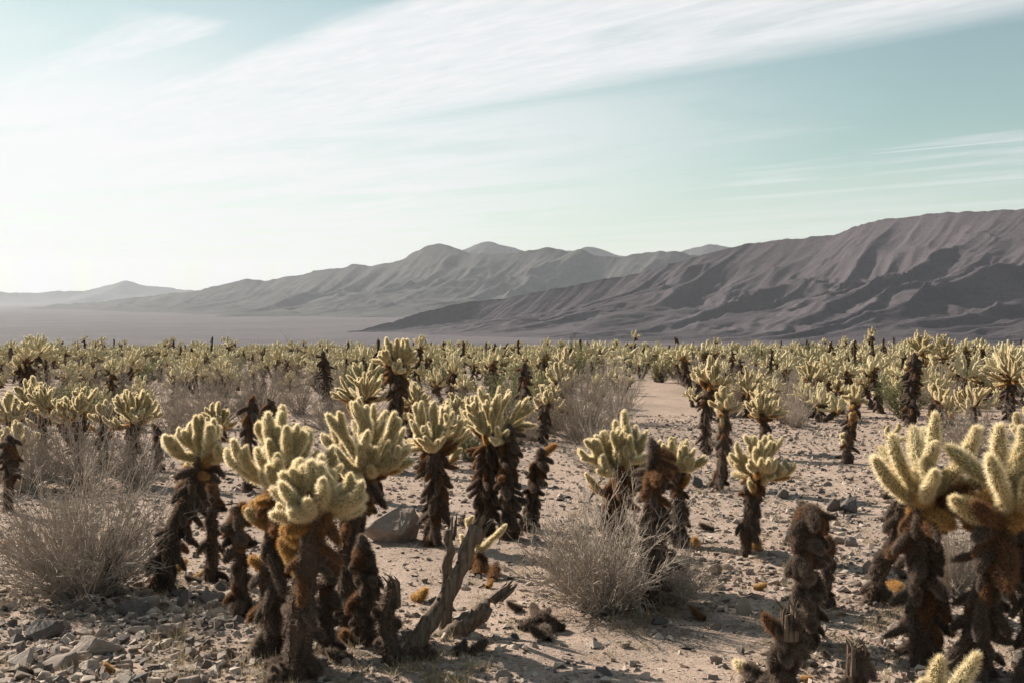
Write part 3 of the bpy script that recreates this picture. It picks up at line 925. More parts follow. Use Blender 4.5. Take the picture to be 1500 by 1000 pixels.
SHORT = {
    'cholla cactus leaning over': 'the slanting cholla', 'cholla cactus with broad pale': 'the broad pale crown', 'stout cholla cactus with few': 'the stout bare-trunked cholla',
    'cholla cactus with wide flat': 'the flat-topped fan cholla', 'short dead cholla with one': 'the short dead cholla', 'hairy brown': 'the hairy brown stub',
    'small brown post': 'the small brown post', 'cholla cactus with amber': 'the amber-skirted cholla', 'shaggy thick': 'the thick-trunked cholla',
    'dead cholla with orange top': 'the orange-topped dead cholla', 'tiny young': 'the tiny three-fingered cholla', 'very tall dark': 'the very tall dark column',
    'broad-crowned': 'the broad-crowned cholla', 'dead brown cholla with rusty': 'the rusty pointed cholla', 'slender cholla': 'the slender lone cholla',
    'cholla with a narrow grey': 'the bare dark post cholla', 'tall shaggy cholla': 'the shaggy cholla at the clearing', 'two-tiered': 'the two-tiered cholla',
    'thick shaggy dead': 'the shaggy dead pillar', 'small cholla with a pale side': 'the cholla with a side shoot', 'big pale cholla with long': 'the long-fingered big cholla',
    'big pale cholla with spreading': 'the spreading big cholla', 'dead dark cholla stem': 'the slanting dead stem', 'low young cholla of two': 'the forked U cholla',
    'split dead': 'the split dead stump', 'massive dead': 'the massive dead cone', 'tall twin': 'the twin-crowned cholla', 'stately': 'the stately cholla',
    'low spreading': 'the low spreading cholla', 'open-crowned': 'the open-crowned cholla', 'dead cholla with a shaggy': 'the shaggy-headed dead stem',
    'wide cholla crown': 'the crowded wide crown', 'dark dead cholla post above the slanting': 'the dark dead posts', 'wide-crowned': 'the wide-crowned cholla',
    'dark dead cholla among': 'the dead cholla in grey branches', 'cholla with loose': 'the tall leaning loose cholla', 'full round': 'the full round crown',
    'large round dry': 'the large round shrub', 'round dry shrub of bare': 'the round dry shrub', 'tall twiggy': 'the tall twiggy brush', 'fine misty brush behind the slanting': 'the misty brush',
    'broad brush': 'the broad pale brush', 'pale dry shrub behind': 'the pale dry shrub', 'wide grey-pink': 'the wide boulder', 'dark slate': 'the dark slate rock',
    'long pale rounded': 'the long pale rock', 'brown boulder': 'the brown boulder', 'white-faced': 'the white-faced stone', 'brownish flat': 'the brownish flat rock',
    'long leaning grey': 'the leaning grey log',
}


def mark(x, y, label):
    for k, v in SHORT.items():
        if label.startswith(k):
            MARK.append((x, y, v))


def beside(x, y, reach=9.0):
    """says which landmark a thing stands beside, behind or in front of"""
    best = min(MARK, key=lambda m: (m[0] - x) ** 2 + (m[1] - y) ** 2)
    d = math.hypot(best[0] - x, best[1] - y)
    if d > reach:
        return None
    if abs(best[1] - y) > abs(best[0] - x):
        w = 'behind' if y > best[1] else 'in front of'
        w = ('well ' + w if w == 'behind' else w) if d > 3 else ('right ' + w if d < 0.8 else w)
    else:
        w = 'close beside' if d < 0.8 else 'beside' if d < 2.5 else 'some steps from'
    return w + ' ' + best[2]


n_parted = 0
for i, (bx, by, ty, cx, cw, opt, label) in enumerate(HAND):
    r = np.random.default_rng(1000 + i)
    x, y, z, s = ground_at(bx, by)
    H = (by - ty) / s
    opt = dict(opt)
    if opt.get('kids', 0) >= 2:
        opt['kids'] += 2
        opt.setdefault('thick', 0.84)
        opt['arms'] += 2
    th = opt.get('thick', 1.0)
    if s < 200:            # far plants: joints a little stouter, as they read in the picture
        opt['thick'] = th * 0.95
    crown = cw / s
    spec = gen_cactus(r, H, crown, lean=((cx - bx) / s, float(r.normal(0, 0.04))), **opt)
    root = empty('cholla_cactus' if opt.get('style') != 'dead' else 'dead_cholla', (x, y, z))
    tag(root, label, 'cactus', 'cholla cacti of the garden')
    place_cactus(root, spec, r)
    if opt.get('wood'):
        g = Geo(); top = np.array(spec[0][-1]); tr = float(spec[1][-1])
        for k in range(9):
            a = k * .7 + r.uniform(-.2, .2); o_ = np.array([math.cos(a), math.sin(a), 0]) * tr * r.uniform(.35, .95)
            hgt = r.uniform(.02, .06) if k % 4 else r.uniform(.05, .09)
            tube(g, [top + o_ - [0, 0, .10], top + o_ + [0, 0, hgt * .4], top + o_ * 1.1 + [r.normal(0, .03), r.normal(0, .03), hgt]], [tr * .34, tr * .22, tr * .05], 6, 0, True, .15)
        new_obj('splintered_wood', g.build('splintered_wood', [M['wood']]), root)
    mark(x, y, label)
    placed.append((x, y, max(0.3, crown * 0.45)))
    n_parted += 1

# ------------------------------------------------------------------ the rest of the field

def in_poly(px, py, poly):
    c = False
    j = len(poly) - 1
    for i in range(len(poly)):
        xi, yi = poly[i]; xj, yj = poly[j]
        if (yi > py) != (yj > py) and px < (xj - xi) * (py - yi) / (yj - yi) + xi:
            c = not c
        j = i
    return c


CLEAR = [
    [(948, 566), (1000, 566), (1022, 622), (1320, 622), (1500, 655), (1500, 720), (980, 720), (895, 650)],
    [(0, 690), (1500, 690), (1500, 3000), (0, 3000)],
    [(230, 600), (460, 580), (470, 690), (230, 690)],
]


def field_ok(px, py):
    return not any(in_poly(px, py, p) for p in CLEAR)


SPEC = [
    (dict(H=1.0, crown_w=.55, arms=9, kids=3, dead=22, rust=8, old=7), 'cholla with full round crown on a dark trunk in the dense field'),
    (dict(H=.85, crown_w=.64, arms=10, kids=3, dead=14, rust=5, old=5, flat=.8), 'cholla with wide flattish crown on a short trunk in the dense field'),
    (dict(H=1.35, crown_w=.46, arms=8, kids=3, dead=34, rust=10, old=9), 'tall cholla with narrow crown and long shaggy trunk in the dense field'),
    (dict(H=.62, crown_w=.54, arms=9, kids=3, dead=8, rust=4, old=4), 'low cholla whose pale crown nearly touches the ground in the dense field'),
    (dict(H=1.05, crown_w=.70, arms=12, kids=3, dead=24, rust=9, old=8, flat=.9), 'large cholla with many-fingered crown in the dense field'),
    (dict(H=.95, crown_w=.40, arms=6, kids=2, dead=18, rust=9, old=9), 'thin-crowned cholla with much orange below its crown in the dense field'),
    (dict(H=1.2, crown_w=0, style='dead', dead=30, rust=5), 'dead dark cholla column without a crown in the dense field'),
    (dict(H=.6, crown_w=.36, arms=7, kids=2, dead=4, rust=2, old=3), 'knee-high young cholla with a compact crown in the dense field'),
]
LOOK = ['round-crowned cholla on dark trunk', 'flattish wide cholla on short trunk', 'lofty narrow cholla with shaggy trunk', 'low cholla with ground-hugging crown',
        'many-fingered cholla', 'thin-crowned orange-jointed cholla', 'crownless dead column', 'knee-high young cholla']
WEIGHT = np.array([.19, .18, .09, .17, .15, .08, .05, .09])
specs_np, trunks_np, baked_mid, far_arr, farther_arr = [], [], [], [], []
for k, (o, lab) in enumerate(SPEC):
    for j in range(4):
        r = np.random.default_rng(500 + 10 * k + j)
        o2 = dict(o); st = o2.pop('H'); cw = o2.pop('crown_w')
        spec = gen_cactus(r, st, cw, lean=(float(r.normal(0, .12)), float(r.normal(0, .12))), **o2)
        if j in (1, 3):          # a second, lower stem from the same foot
            az = r.uniform(0, 6.28); q = r.uniform(.5, .85)
            o3 = dict(o2); o3['dead'] = o2.get('dead', 20) // 2
            sp2 = gen_cactus(r, st * q, cw * r.uniform(.6, .9), lean=(.3 * math.cos(az), .3 * math.sin(az)), **o3)
            spec = ([spec[0], sp2[0]], [spec[1], sp2[1]], spec[2] + sp2[2])
        else:
            spec = ([spec[0]], [spec[1]], spec[2])
        specs_np.append(spec)
        trunks_np.append(None)
        baked_mid.append(bake(spec, joint_mid_arr, r, 0.15, 0.009, 7).build('cholla_plant', ALLM, True))
        tips = [e for e in spec[2] if e[0] == 'tip']; rest = [e for e in spec[2] if e[0] != 'tip']
        big = Matrix.Diagonal((1.2, 1.2, 1.08, 1))
        slim = (spec[0], spec[1], [(a, b, c @ big) for a, b, c in tips[::2] + rest[::4]])
        far_arr.append(bake(slim, joint_far_arr, r, 0.02, 0.02, 4).arrays())
        slim = (spec[0], [q * 1.3 for q in spec[1]], [(a, b, c @ Matrix.Diagonal((1.5, 1.5, 1.2, 1))) for a, b, c in tips[::4] + rest[::8]])
        farther_arr.append(bake(slim, joint_far_arr, r, 0.0, 0.02, 4).arrays())

cand = []
grid = {}


def near_taken(x, y, rad):
    ix, iy = int(x // 1.5), int(y // 1.5)
    for a in (-1, 0, 1):
        for b in (-1, 0, 1):
            for (qx, qy, qr) in grid.get((ix + a, iy + b), ()):
                if (qx - x) ** 2 + (qy - y) ** 2 < (rad + qr) ** 2:
                    return True
    return False


def take(x, y, rad):
    grid.setdefault((int(x // 1.5), int(y // 1.5)), []).append((x, y, rad))


for p in placed:
    take(*p)
rf = np.random.default_rng(77)
for _ in range(7400):
    y = math.sqrt(rf.uniform(11.5 ** 2, 105 ** 2)); x = rf.uniform(-1, 1) * (0.54 * y + 4)
    z = gz(x, y)
    px, py = px_of(x, y, z)
    if not field_ok(px, py):
        continue
    dens = 0.5 + 0.5 * vn1(x / 9, y / 9, 4)
    if y < 24 and rf.random() > 0.95:
        continue
    if px < 480 and 540 < py < 690 and rf.random() > 0.75:
        continue
    if rf.random() > 0.30 + 0.8 * dens or (y > 62 and rf.random() < (y - 62) / 50):
        continue
    rad = rf.uniform(0.24, 0.42)
    if near_taken(x, y, rad):
        continue
    take(x, y, rad)
    k = int(rf.choice(8, p=WEIGHT))
    sc = float(np.clip(rf.normal(0.97, 0.22), 0.5, 1.55)) * (0.8 if px < 480 and y < 24 else 1.0)
    tall = SPEC[k][0]['H']
    lim = 481 if rf.random() < 0.03 else float(rf.normal(496, 5))        # only a few stand clear of the field
    while px_of(x, y, z + tall * sc)[1] < lim and sc > 0.4:
        sc *= 0.94
    cand.append((y, x, z, k, int(rf.integers(0, 4)), float(rf.uniform(0, 6.28)), sc))
cand.sort()
N_IND = 298 - n_parted
stuff = Geo()
for i, (y, x, z, k, j, rz, s) in enumerate(cand):
    v = 4 * k + j
    if i < N_IND:
        if y < 21:
            root = empty('cholla_cactus' if k != 6 else 'dead_cholla', (x, y, z), rz, s)
            root.rotation_euler = (float(rf.normal(0, .07)), float(rf.normal(0, .07)), rz)
            trunks_np[v] = place_cactus(root, specs_np[v], np.random.default_rng(v), trunks_np[v])
        else:
            root = new_obj('cholla_cactus' if k != 6 else 'dead_cholla', baked_mid[v])
            root.location = (x, y, z); root.rotation_euler = (float(rf.normal(0, .08)), float(rf.normal(0, .08)), rz); root.scale = (s, s, s * float(rf.uniform(.85, 1.2)))
        size = 'small ' if s < 0.86 else 'big ' if s > 1.14 else ''
        near = beside(x, y)
        if not near and k == 4:
            size = ''
        tag(root, size + (LOOK[k] + ' ' + near if near else SPEC[k][1]), 'cactus', 'chollas filling the field')
    else:
        av, aq, at_, aqm, atm = far_arr[v] if y < 38 else farther_arr[v]
        c_, s_ = math.cos(rz) * s, math.sin(rz) * s
        w = np.stack([av[:, 0] * c_ - av[:, 1] * s_ + x, av[:, 0] * s_ + av[:, 1] * c_ + y, av[:, 2] * s + z], -1)
        n0 = stuff.n
        stuff.v.append(w); stuff.n += len(w)
        stuff.q.append(aq + n0); stuff.qm.append(aqm); stuff.t.append(at_ + n0); stuff.tm.append(atm)
if stuff.n:
    o = new_obj('distant_chollas', stuff.build('distant_chollas', ALLM, True))
    o['kind'] = 'stuff'
    tag(o, 'mass of small pale cholla cacti where the field meets the plain', 'cacti')
print('cacti', len(HAND), len(cand), 'stuff verts', stuff.n)

# ------------------------------------------------------------------ shrubs

def ribbon_tris(g, p0, p1, w, m, r):
    d = p1 - p0
    side = np.cross(d, r.normal(0, 1, d.shape)); side /= np.linalg.norm(side, axis=1)[:, None] + 1e-9
    v = np.stack([p0 + side * w / 2, p0 - side * w / 2, p1], 1).reshape(-1, 3)
    g.add(v, None, np.arange(len(v)).reshape(-1, 3), m)


def shrub_geo(r, stems, twigs, subs, spread, leafy=0, wob=0.10):
    """unit shrub: radius about 1, height about 1; returns (stems, twigs, leaves)"""
    gs, gt, gl = Geo(), Geo(), Geo()
    for k in range(stems):
        th = spread * math.sqrt(r.random()); az = r.uniform(0, 6.283)
        d = np.array(polar(th, az))
        L = r.uniform(0.62, 1.05) * (1.0 - 0.12 * math.sin(th))
        n = 6
        t = np.linspace(0, 1, n)[:, None]
        bow = np.array([0, 0, r.uniform(0.0, 0.22)])
        w = np.cumsum(r.normal(0, wob * 0.35, (n, 3)), 0) * t
        b0 = np.array([r.normal(0, 0.06), r.normal(0, 0.06), -0.03])
        pts = b0 + d * L * t + bow * t ** 2 + w
        rad = np.linspace(0.0095, 0.0025, n) * r.uniform(0.6, 1.25)
        tube(gs, pts, rad, 3, 0, False)
        for q in range(twigs):
            f = r.uniform(0.3, 1.0)
            p = np.array([np.interp(f, t[:, 0], pts[:, i]) for i in range(3)])
            dd = d + r.normal(0, 0.55, 3) + [0, 0, 0.25]; dd /= np.linalg.norm(dd)
            l2 = r.uniform(0.12, 0.34) * L
            tp = np.stack([p, p + dd * l2 * 0.5 + r.normal(0, 0.012, 3), p + dd * l2 + r.normal(0, 0.02, 3)])
            tube(gt, tp, [0.0034, 0.0026, 0.0014], 3, 0, False)
            if subs:
                ff = r.uniform(0.2, 1.0, subs)[:, None]
                q0 = tp[0] * (1 - ff) + tp[2] * ff
                e = dd + r.normal(0, 0.6, (subs, 3)); e /= np.linalg.norm(e, axis=1)[:, None]
                q1 = q0 + e * r.uniform(0.05, 0.15, (subs, 1))
                ribbon_tris(gt, q0, q1, 0.0042, 0, r)
            if leafy:
                lp = tp[0] + (tp[2] - tp[0]) * r.random((leafy, 1)) + r.normal(0, 0.02, (leafy, 3))
                ld = r.normal(0, 1, (leafy, 3)); ld /= np.linalg.norm(ld, axis=1)[:, None]
                ribbon_tris(gl, lp, lp + ld * r.uniform(0.02, 0.04, (leafy, 1)), 0.02, 0, r)
    return gs, gt, gl


DRY, OLIVE = [], []
for i in range(4):
    gs, gt, gl = shrub_geo(np.random.default_rng(40 + i), 170, 9, 5, R(74))
    DRY.append((gs.build('stems', [M['twig']]), gt.build('twigs', [M['twig']])))
AIRY = []
for i in range(4):
    gs, gt, gl = shrub_geo(np.random.default_rng(50 + i), 80, 6, 4, R(66), 0, 0.14)
    AIRY.append((gs.build('stems', [M['twig']]), gt.build('twigs', [M['twig']])))
for i in range(2):
    gs, gt, gl = shrub_geo(np.random.default_rng(60 + i), 60, 6, 2, R(55), 9)
    OLIVE.append((gs.build('stems', [M['twig_green']]), gt.build('twigs', [M['twig_green']]), gl.build('leaves', [M['leaf']])))


def place_shrub(x, y, z, w, h, kind, v, label, group=None, rz=0.0):
    root = empty('dry_shrub' if kind == 'dry' else 'creosote_bush', (x, y, z), rz)
    root.scale = (w / 1.6, w / 1.6, h / 0.92)
    ms = DRY[v % 4] if kind == 'dry' and y < 8.5 else AIRY[v % 4] if kind == 'dry' else OLIVE[v % 2]
    for nm, me in zip(('stems', 'twigs', 'leaves'), ms):
        new_obj(nm, me, root)
    tag(root, label, 'shrub', group)


SH = [
    (128, 872, 690, 290, 'dry', 'large round dry shrub of bare grey twigs behind the small brown post'),
    (888, 893, 728, 250, 'dry', 'round dry shrub of bare twigs hiding the foot of the broad-crowned cholla'),
    (985, 884, 800, 130, 'dry', 'loose low shrub of bent twigs beside the white-faced stone'),
    (40, 720, 606, 170, 'dry', 'tangled twiggy brush around the dead shaggy head'),
    (120, 716, 594, 190, 'dry', 'tall twiggy brush below the crowded cholla crowns'),
    (205, 716, 618, 140, 'dry', 'twiggy brush at the foot of the open-crowned cholla'),
    (255, 640, 550, 110, 'dry', 'thin pale brush beyond the open-crowned cholla'),
    (310, 628, 530, 130, 'dry', 'fine misty brush behind the slanting cholla'),
    (385, 622, 526, 130, 'dry', 'fine misty brush behind the dark dead posts'),
    (440, 606, 530, 100, 'dry', 'fine misty brush beside the wide-crowned cholla'),
    (850, 650, 540, 150, 'dry', 'broad brush of pale twigs at the edge of the sandy clearing'),
    (905, 618, 522, 100, 'dry', 'upright dry brush bordering the sandy clearing'),
    (880, 690, 610, 140, 'dry', 'low grey brush above the broad-crowned cholla'),
    (800, 612, 540, 90, 'olive', 'olive bush among the dead dark chollas'),
    (838, 566, 508, 90, 'olive', 'olive bush behind the broad brush of pale twigs'),
    (760, 650, 590, 80, 'dry', 'bare grey branches around the dark dead cholla'),
    (1150, 580, 536, 90, 'dry', 'pale dry shrub behind the two-tiered cholla'),
    (1165, 626, 566, 80, 'dry', 'pale dry shrub at the foot of the two-tiered cholla'),
    (1060, 680, 612, 60, 'dry', 'reddish dry shrub behind the bare dark post cholla'),
    (1425, 668, 590, 110, 'dry', 'dry shrub under the low spreading cholla'),
    (1390, 655, 600, 80, 'dry', 'dry shrub behind the long pale fingers'),
    (1396, 868, 765, 90, 'dry', 'dry shrub between the two big pale chollas'),
    (1260, 570, 530, 60, 'olive', 'olive bush in front of the tall twin-crowned cholla'),
    (940, 700, 655, 80, 'dry', 'sparse low twigs behind the dead rusty-topped cholla'),
    (60, 600, 530, 110, 'dry', 'thin brush rising behind the cholla crowns'),
    (150, 590, 530, 110, 'dry', 'thin brush beyond the wide cholla crown'),
    (1190, 545, 505, 70, 'olive', 'yellow-green bush where the field meets the plain'),
    (1090, 540, 505, 60, 'olive', 'small yellow-green bush beyond the sandy clearing'),
]
for i, (bx, by, ty, wpx, kind, label) in enumerate(SH):
    x, y, z, s = ground_at(bx, by)
    place_shrub(x, y, z, wpx / s, (by - ty) / s, kind, i, label, rz=i * 1.7)
    mark(x, y, label)
rs = np.random.default_rng(91)
n = 0
while n < 190:
    y = rs.uniform(14, 62); x = rs.uniform(-1, 1) * (0.48 * y + 2)
    z = gz(x, y)
    px, py = px_of(x, y, z)
    if in_poly(px, py, CLEAR[0]) or py > 690 or (px < 500 and py > 560 and rs.random() < .6):
        continue
    kind = 'dry' if rs.random() < 0.62 else 'olive'
    lab = 'low dry shrub of pale twigs among the chollas of the dense field' if kind == 'dry' else 'low olive bush among the chollas of the dense field'
    near = beside(x, y, 16.0)
    if near:
        lab = ('low dry bush ' if kind == 'dry' else 'low olive bush ') + near
    place_shrub(x, y, z, rs.uniform(0.7, 1.7), rs.uniform(0.4, 0.95), kind, n, lab, 'bushes filling the field', rs.uniform(0, 6))
    n += 1

def far_scrub():
    """low bushes where the cactus field thins out into the plain"""
    g = Geo(); r = np.random.default_rng(33)
    for i in range(900):
        y = r.uniform(55, 240); x = r.uniform(-1, 1) * (.5 * y + 3)
        z = float(ground_z(np.array([x]), np.array([y]))[0])
        n = 46; w = r.uniform(.4, 1.0); h = r.uniform(.4, .95)
        th = r.uniform(0, 1.25, n); az = r.uniform(0, 6.28, n); f = r.uniform(.45, 1, n)
        tip = np.stack([np.sin(th) * np.cos(az) * w * f, np.sin(th) * np.sin(az) * w * f, np.cos(th) * h * f], -1)
        p0 = np.array([x, y, z - .03]) + tip * r.uniform(0, .6, (n, 1))
        ribbon_tris(g, p0, np.array([x, y, z]) + tip, .085, 0 if i % 3 else 1, r)
    o = new_obj('distant_scrub', g.build('distant_scrub', [M['leaf'], M['twig']]))
    o['kind'] = 'stuff'
    tag(o, 'low yellow-green scrub thinning out onto the plain beyond the cacti', 'scrub')


far_scrub()

# ------------------------------------------------------------------ rocks

def rock_mesh(seed, flat=0.6, pts=16, mat='rock', detail=1):
    r = np.random.default_rng(seed)
    bm = bmesh.new()
    for p in r.normal(0, 1, (pts, 3)):
        p = p / np.linalg.norm(p) * r.uniform(0.8, 1.0)
        bm.verts.new((p[0], p[1] * r.uniform(.75, 1), p[2]))
    res = bmesh.ops.convex_hull(bm, input=bm.verts[:])
    junk = [e for e in res['geom_interior'] + res['geom_unused'] if isinstance(e, bmesh.types.BMVert)]
    if junk:
        bmesh.ops.delete(bm, geom=list(set(junk)), context='VERTS')
    bmesh.ops.bevel(bm, geom=bm.edges[:], offset=0.055, segments=1, affect='EDGES', profile=0.6)
    if detail > 1:
        bmesh.ops.triangulate(bm, faces=bm.faces[:])
        bmesh.ops.subdivide_edges(bm, edges=bm.edges[:], cuts=2, use_grid_fill=True)
        for v in bm.verts:
            k = 1 + 0.11 * vn1(v.co.x * 4 + v.co.z * 2, v.co.y * 4, seed) + 0.05 * vn1(v.co.x * 11, v.co.y * 11 + v.co.z * 9, seed)
            v.co *= k
    bm.normal_update()
    me = bpy.data.meshes.new('rock'); bm.to_mesh(me); bm.free()
    me.materials.append(M[mat])
    return me


HR = [  # centre x, foot y, width, height (pixels), material, label
    (570, 798, 104, 62, 'rock', 'wide grey-pink boulder with a sunlit top under the flat-topped fan cholla'),
    (58, 938, 70, 34, 'rock_dark', 'dark slate-blue rock on the rubble in front of the large dry shrub'),
    (30, 966, 24, 26, 'rock_dark', 'small dark rounded rock perched on the rubble'),
    (128, 968, 90, 34, 'rock', 'long pale rounded rock lying in the rubble'),
    (125, 990, 50, 24, 'rock_pale', 'flat tan slab lying in front of the long pale rock'),
    (242, 934, 50, 20, 'rock', 'brownish flat rock in the shade of the slanting cholla'),
    (268, 892, 28, 26, 'rock_dark', 'grey knob of rock near the foot of the slanting cholla'),
    (314, 896, 32, 20, 'rock', 'tan wedge of rock beside the grey knob'),
    (275, 964, 36, 18, 'rock', 'smooth grey cobble in front of the brownish flat rock'),
    (190, 905, 70, 28, 'rock_dark', 'dusky rock in front of the small brown post'),
    (1093, 902, 32, 26, 'rock_pale', 'white-faced angular stone alone on the path'),
    (1248, 754, 40, 30, 'rock_dark', 'brown boulder with flat face in the stony clearing'),
    (1222, 752, 24, 24, 'rock_dark', 'grey stone leaning on the brown boulder'),
    (1148, 732, 24, 16, 'rock_dark', 'dark stone behind the slender lone cholla'),
    (1046, 924, 30, 16, 'rock', 'small tan wedge stone at the edge of the round dry shrub'),
    (916, 922, 30, 16, 'rock', 'grey block under the round dry shrub'),
    (1024, 716, 30, 20, 'rock_dark', 'dark stone at the foot of the bare dark post cholla'),
    (738, 1000, 34, 18, 'rock', 'smooth tan stone in front of the splintered log'),
    (1345, 815, 36, 24, 'rock', 'grey stone behind the big long-fingered cholla'),
    (1280, 842, 34, 22, 'rock', 'pinkish stone near the slanting dead stem'),
]
for i, (cx, fy, wpx, hpx, mt, label) in enumerate(HR):
    x, y, z, s = ground_at(cx, fy - 2)
    me = rock_mesh(300 + i, mat=mt, pts=13, detail=2)
    o = new_obj('boulder' if wpx > 80 else 'rock', me)
    w, h = wpx / s / 1.8, hpx / s / 1.35
    o.scale = (w, w * 0.8, h)
    o.rotation_euler = (0, 0, i * 1.3 if wpx < 80 else 0.3)
    o.location = (x, y + w * 0.5, gz(x, y + w * .5) + h * 0.35)
    tag(o, label, 'rock')
    mark(x, y, label)

RV = {mt: [rock_mesh(700 + 10 * j + i, mat=mt, pts=12) for i in range(6)] for j, mt in enumerate(('rock', 'rock_dark', 'rock_pale'))}
RLAB = {'rock': 'loose grey-brown stone lying on the desert gravel', 'rock_dark': 'loose dark stone lying on the desert gravel', 'rock_pale': 'loose pale tan stone lying on the desert gravel'}


def stoniness(px, py):
    """how stony the ground is at a photograph pixel"""
    v = 0.35
    if px < 420 and py > 860: v = 1.0
    elif px < 300 and py > 830: v = 0.7
    elif 760 < px < 1090 and py > 895: v = 0.05
    elif 520 < px < 760 and 780 < py < 880: v = 0.10
    elif px > 960 and 590 < py < 860: v = 0.75
    elif px > 1180: v = 0.6
    elif 900 < px < 1010 and py < 700: v = 0.25
    return v


rr_ = np.random.default_rng(5)
n = 0
while n < 278:
    px = rr_.uniform(-20, 1520); py = rr_.uniform(600, 1010)
    if px < 430 and py < 860 and rr_.random() < .7:
        continue
    if rr_.random() > stoniness(px, py):
        continue
    x, y, z, s = ground_at(px, py)
    size = min(0.11, 0.022 + rr_.exponential(0.021)) * (1.25 if px < 420 and py > 850 else 1.0) * (1 + 0.04 * max(0, y - 6))
    mt = ('rock', 'rock_dark', 'rock_pale')[int(rr_.choice(3, p=[.55, .25, .2]))]
    o = new_obj('stone', RV[mt][int(rr_.integers(0, 6))])
    fl = rr_.uniform(0.35, 0.7)
    o.scale = (size, size * rr_.uniform(.6, 1), size * fl)
    o.rotation_euler = (rr_.normal(0, .15), rr_.normal(0, .15), rr_.uniform(0, 6.28))
    o.location = (x, y, z + size * fl * 0.30)
    near = beside(x, y, 4.0)
    tag(o, ('broad ' if size > 0.07 else 'little ' if size < 0.035 else '') + (RLAB[mt].split(' lying')[0] + ' ' + near if near else RLAB[mt]), 'stone', 'loose stones on the gravel')
    n += 1

# gravel too small to pick apart
gr = Geo()
base_v = []
for i in range(8):
    me = RV['rock'][i % 6]
    r = np.random.default_rng(i)
    bm = bmesh.new()
    for p in r.normal(0, 1, (8, 3)):
        bm.verts.new(p / np.linalg.norm(p))
    bmesh.ops.convex_hull(bm, input=bm.verts[:])
    bm.verts.ensure_lookup_table(); bm.verts.index_update()
    base_v.append((np.array([v.co[:] for v in bm.verts]), np.array([[v.index for v in f.verts] for f in bm.faces])))
    bm.free()
NP = 74000
ppx = np.where(rr_.random(NP) < .78, rr_.uniform(-60, 1560, NP), rr_.uniform(-900, 2400, NP)); u = rr_.random(NP)
yy = 2.9 + 20 * u ** 2.0
xx = (ppx - 750) / F_PX * yy * 1.02
zz = ground_z(xx, yy)
for i in range(NP):
    qx, qy = px_of(xx[i], yy[i], zz[i])
    if rr_.random() > stoniness(qx, qy) + 0.12:
        continue
    sz = 0.005 + rr_.exponential(0.0105) * (1.35 if qx < 420 else 1.0) + 0.0006 * yy[i]
    sz = min(sz, 0.048)
    bv, bf = base_v[i % 8]
    a = rr_.uniform(0, 6.28); c_, s_ = math.cos(a), math.sin(a)
    fl = rr_.uniform(.4, .8)
    w = np.stack([bv[:, 0] * c_ - bv[:, 1] * s_ * .8, bv[:, 0] * s_ + bv[:, 1] * c_ * .8, bv[:, 2] * fl], -1) * sz
    gr.add(w + [xx[i], yy[i], zz[i] + sz * fl * .35], None, bf, int(rr_.choice(3, p=[.5, .22, .28])))
o = new_obj('gravel', gr.build('gravel', [M['rock'], M['rock_dark'], M['rock_pale']]))
o['kind'] = 'stuff'
tag(o, 'fine loose gravel strewn over the sandy ground', 'gravel')

# ------------------------------------------------------------------ fallen joints, logs, dry grass
FJ = [
    (700, 840, 26, 'rust'), (712, 838, 24, 'old'), (724, 848, 30, 'rust'), (690, 832, 22, 'rust'), (616, 880, 30, 'old'), (717, 860, 16, 'old'),
    (478, 940, 34, 'tip'), (505, 940, 34, 'rust'), (333, 818, 20, 'tip'), (262, 838, 26, 'old'), (1022, 906, 24, 'rust'), (985, 872, 30, 'tip'),
    (1090, 985, 34, 'tip'), (1310, 866, 44, 'old'), (1108, 806, 26, 'old'), (160, 985, 16, 'old'), (1300, 880, 30, 'dead'),
]
for i in range(34):
    px = rr_.uniform(0, 1500); py = rr_.uniform(760, 1000)
    if stoniness(px, py) < 0.07 or (520 < px < 620 and 780 < py < 880):
        continue
    FJ.append((px, py, rr_.uniform(16, 28), 'dead' if rr_.random() < .6 else 'old'))
for i in range(26):      # the heaps of dead joints in front of the round shrub and by the finger-topped cholla
    hx, hy, sp = [(800, 928, 30), (640, 960, 60), (440, 985, 60), (1120, 990, 40)][i % 4]
    FJ.append((hx + rr_.normal(0, sp * .5), hy + rr_.normal(0, 10), rr_.uniform(26, 42), 'dead'))
FLAB = {'tip': 'fallen pale straw joint lying on the ground', 'old': 'fallen amber cholla joint lying on the ground', 'rust': 'fallen rusty cholla joint lying on the ground', 'dead': 'fallen dark dead cholla joint lying on the ground'}
for i, (px, py, wpx, kd) in enumerate(FJ):
    x, y, z, s = ground_at(px, min(py, 1015))
    L = wpx / s
    o = new_obj('fallen_joint', joint_near[kd][i % 5])
    a = rr_.uniform(0, 6.28)
    th = max(0.45, min(0.95, L * 7))
    lift = 0.024 * th
    d = Vector((math.cos(a), math.sin(a), rr_.uniform(0.0, 0.25)))
    o.matrix_basis = joint_mat(Vector((x, y, z + lift)) - d * L * .5, d, L, th)
    near = beside(x, y, 4.0)
    tag(o, (FLAB[kd].split(' lying')[0] + ' ' + near) if near else FLAB[kd], 'cactus joint', 'fallen cholla joints')


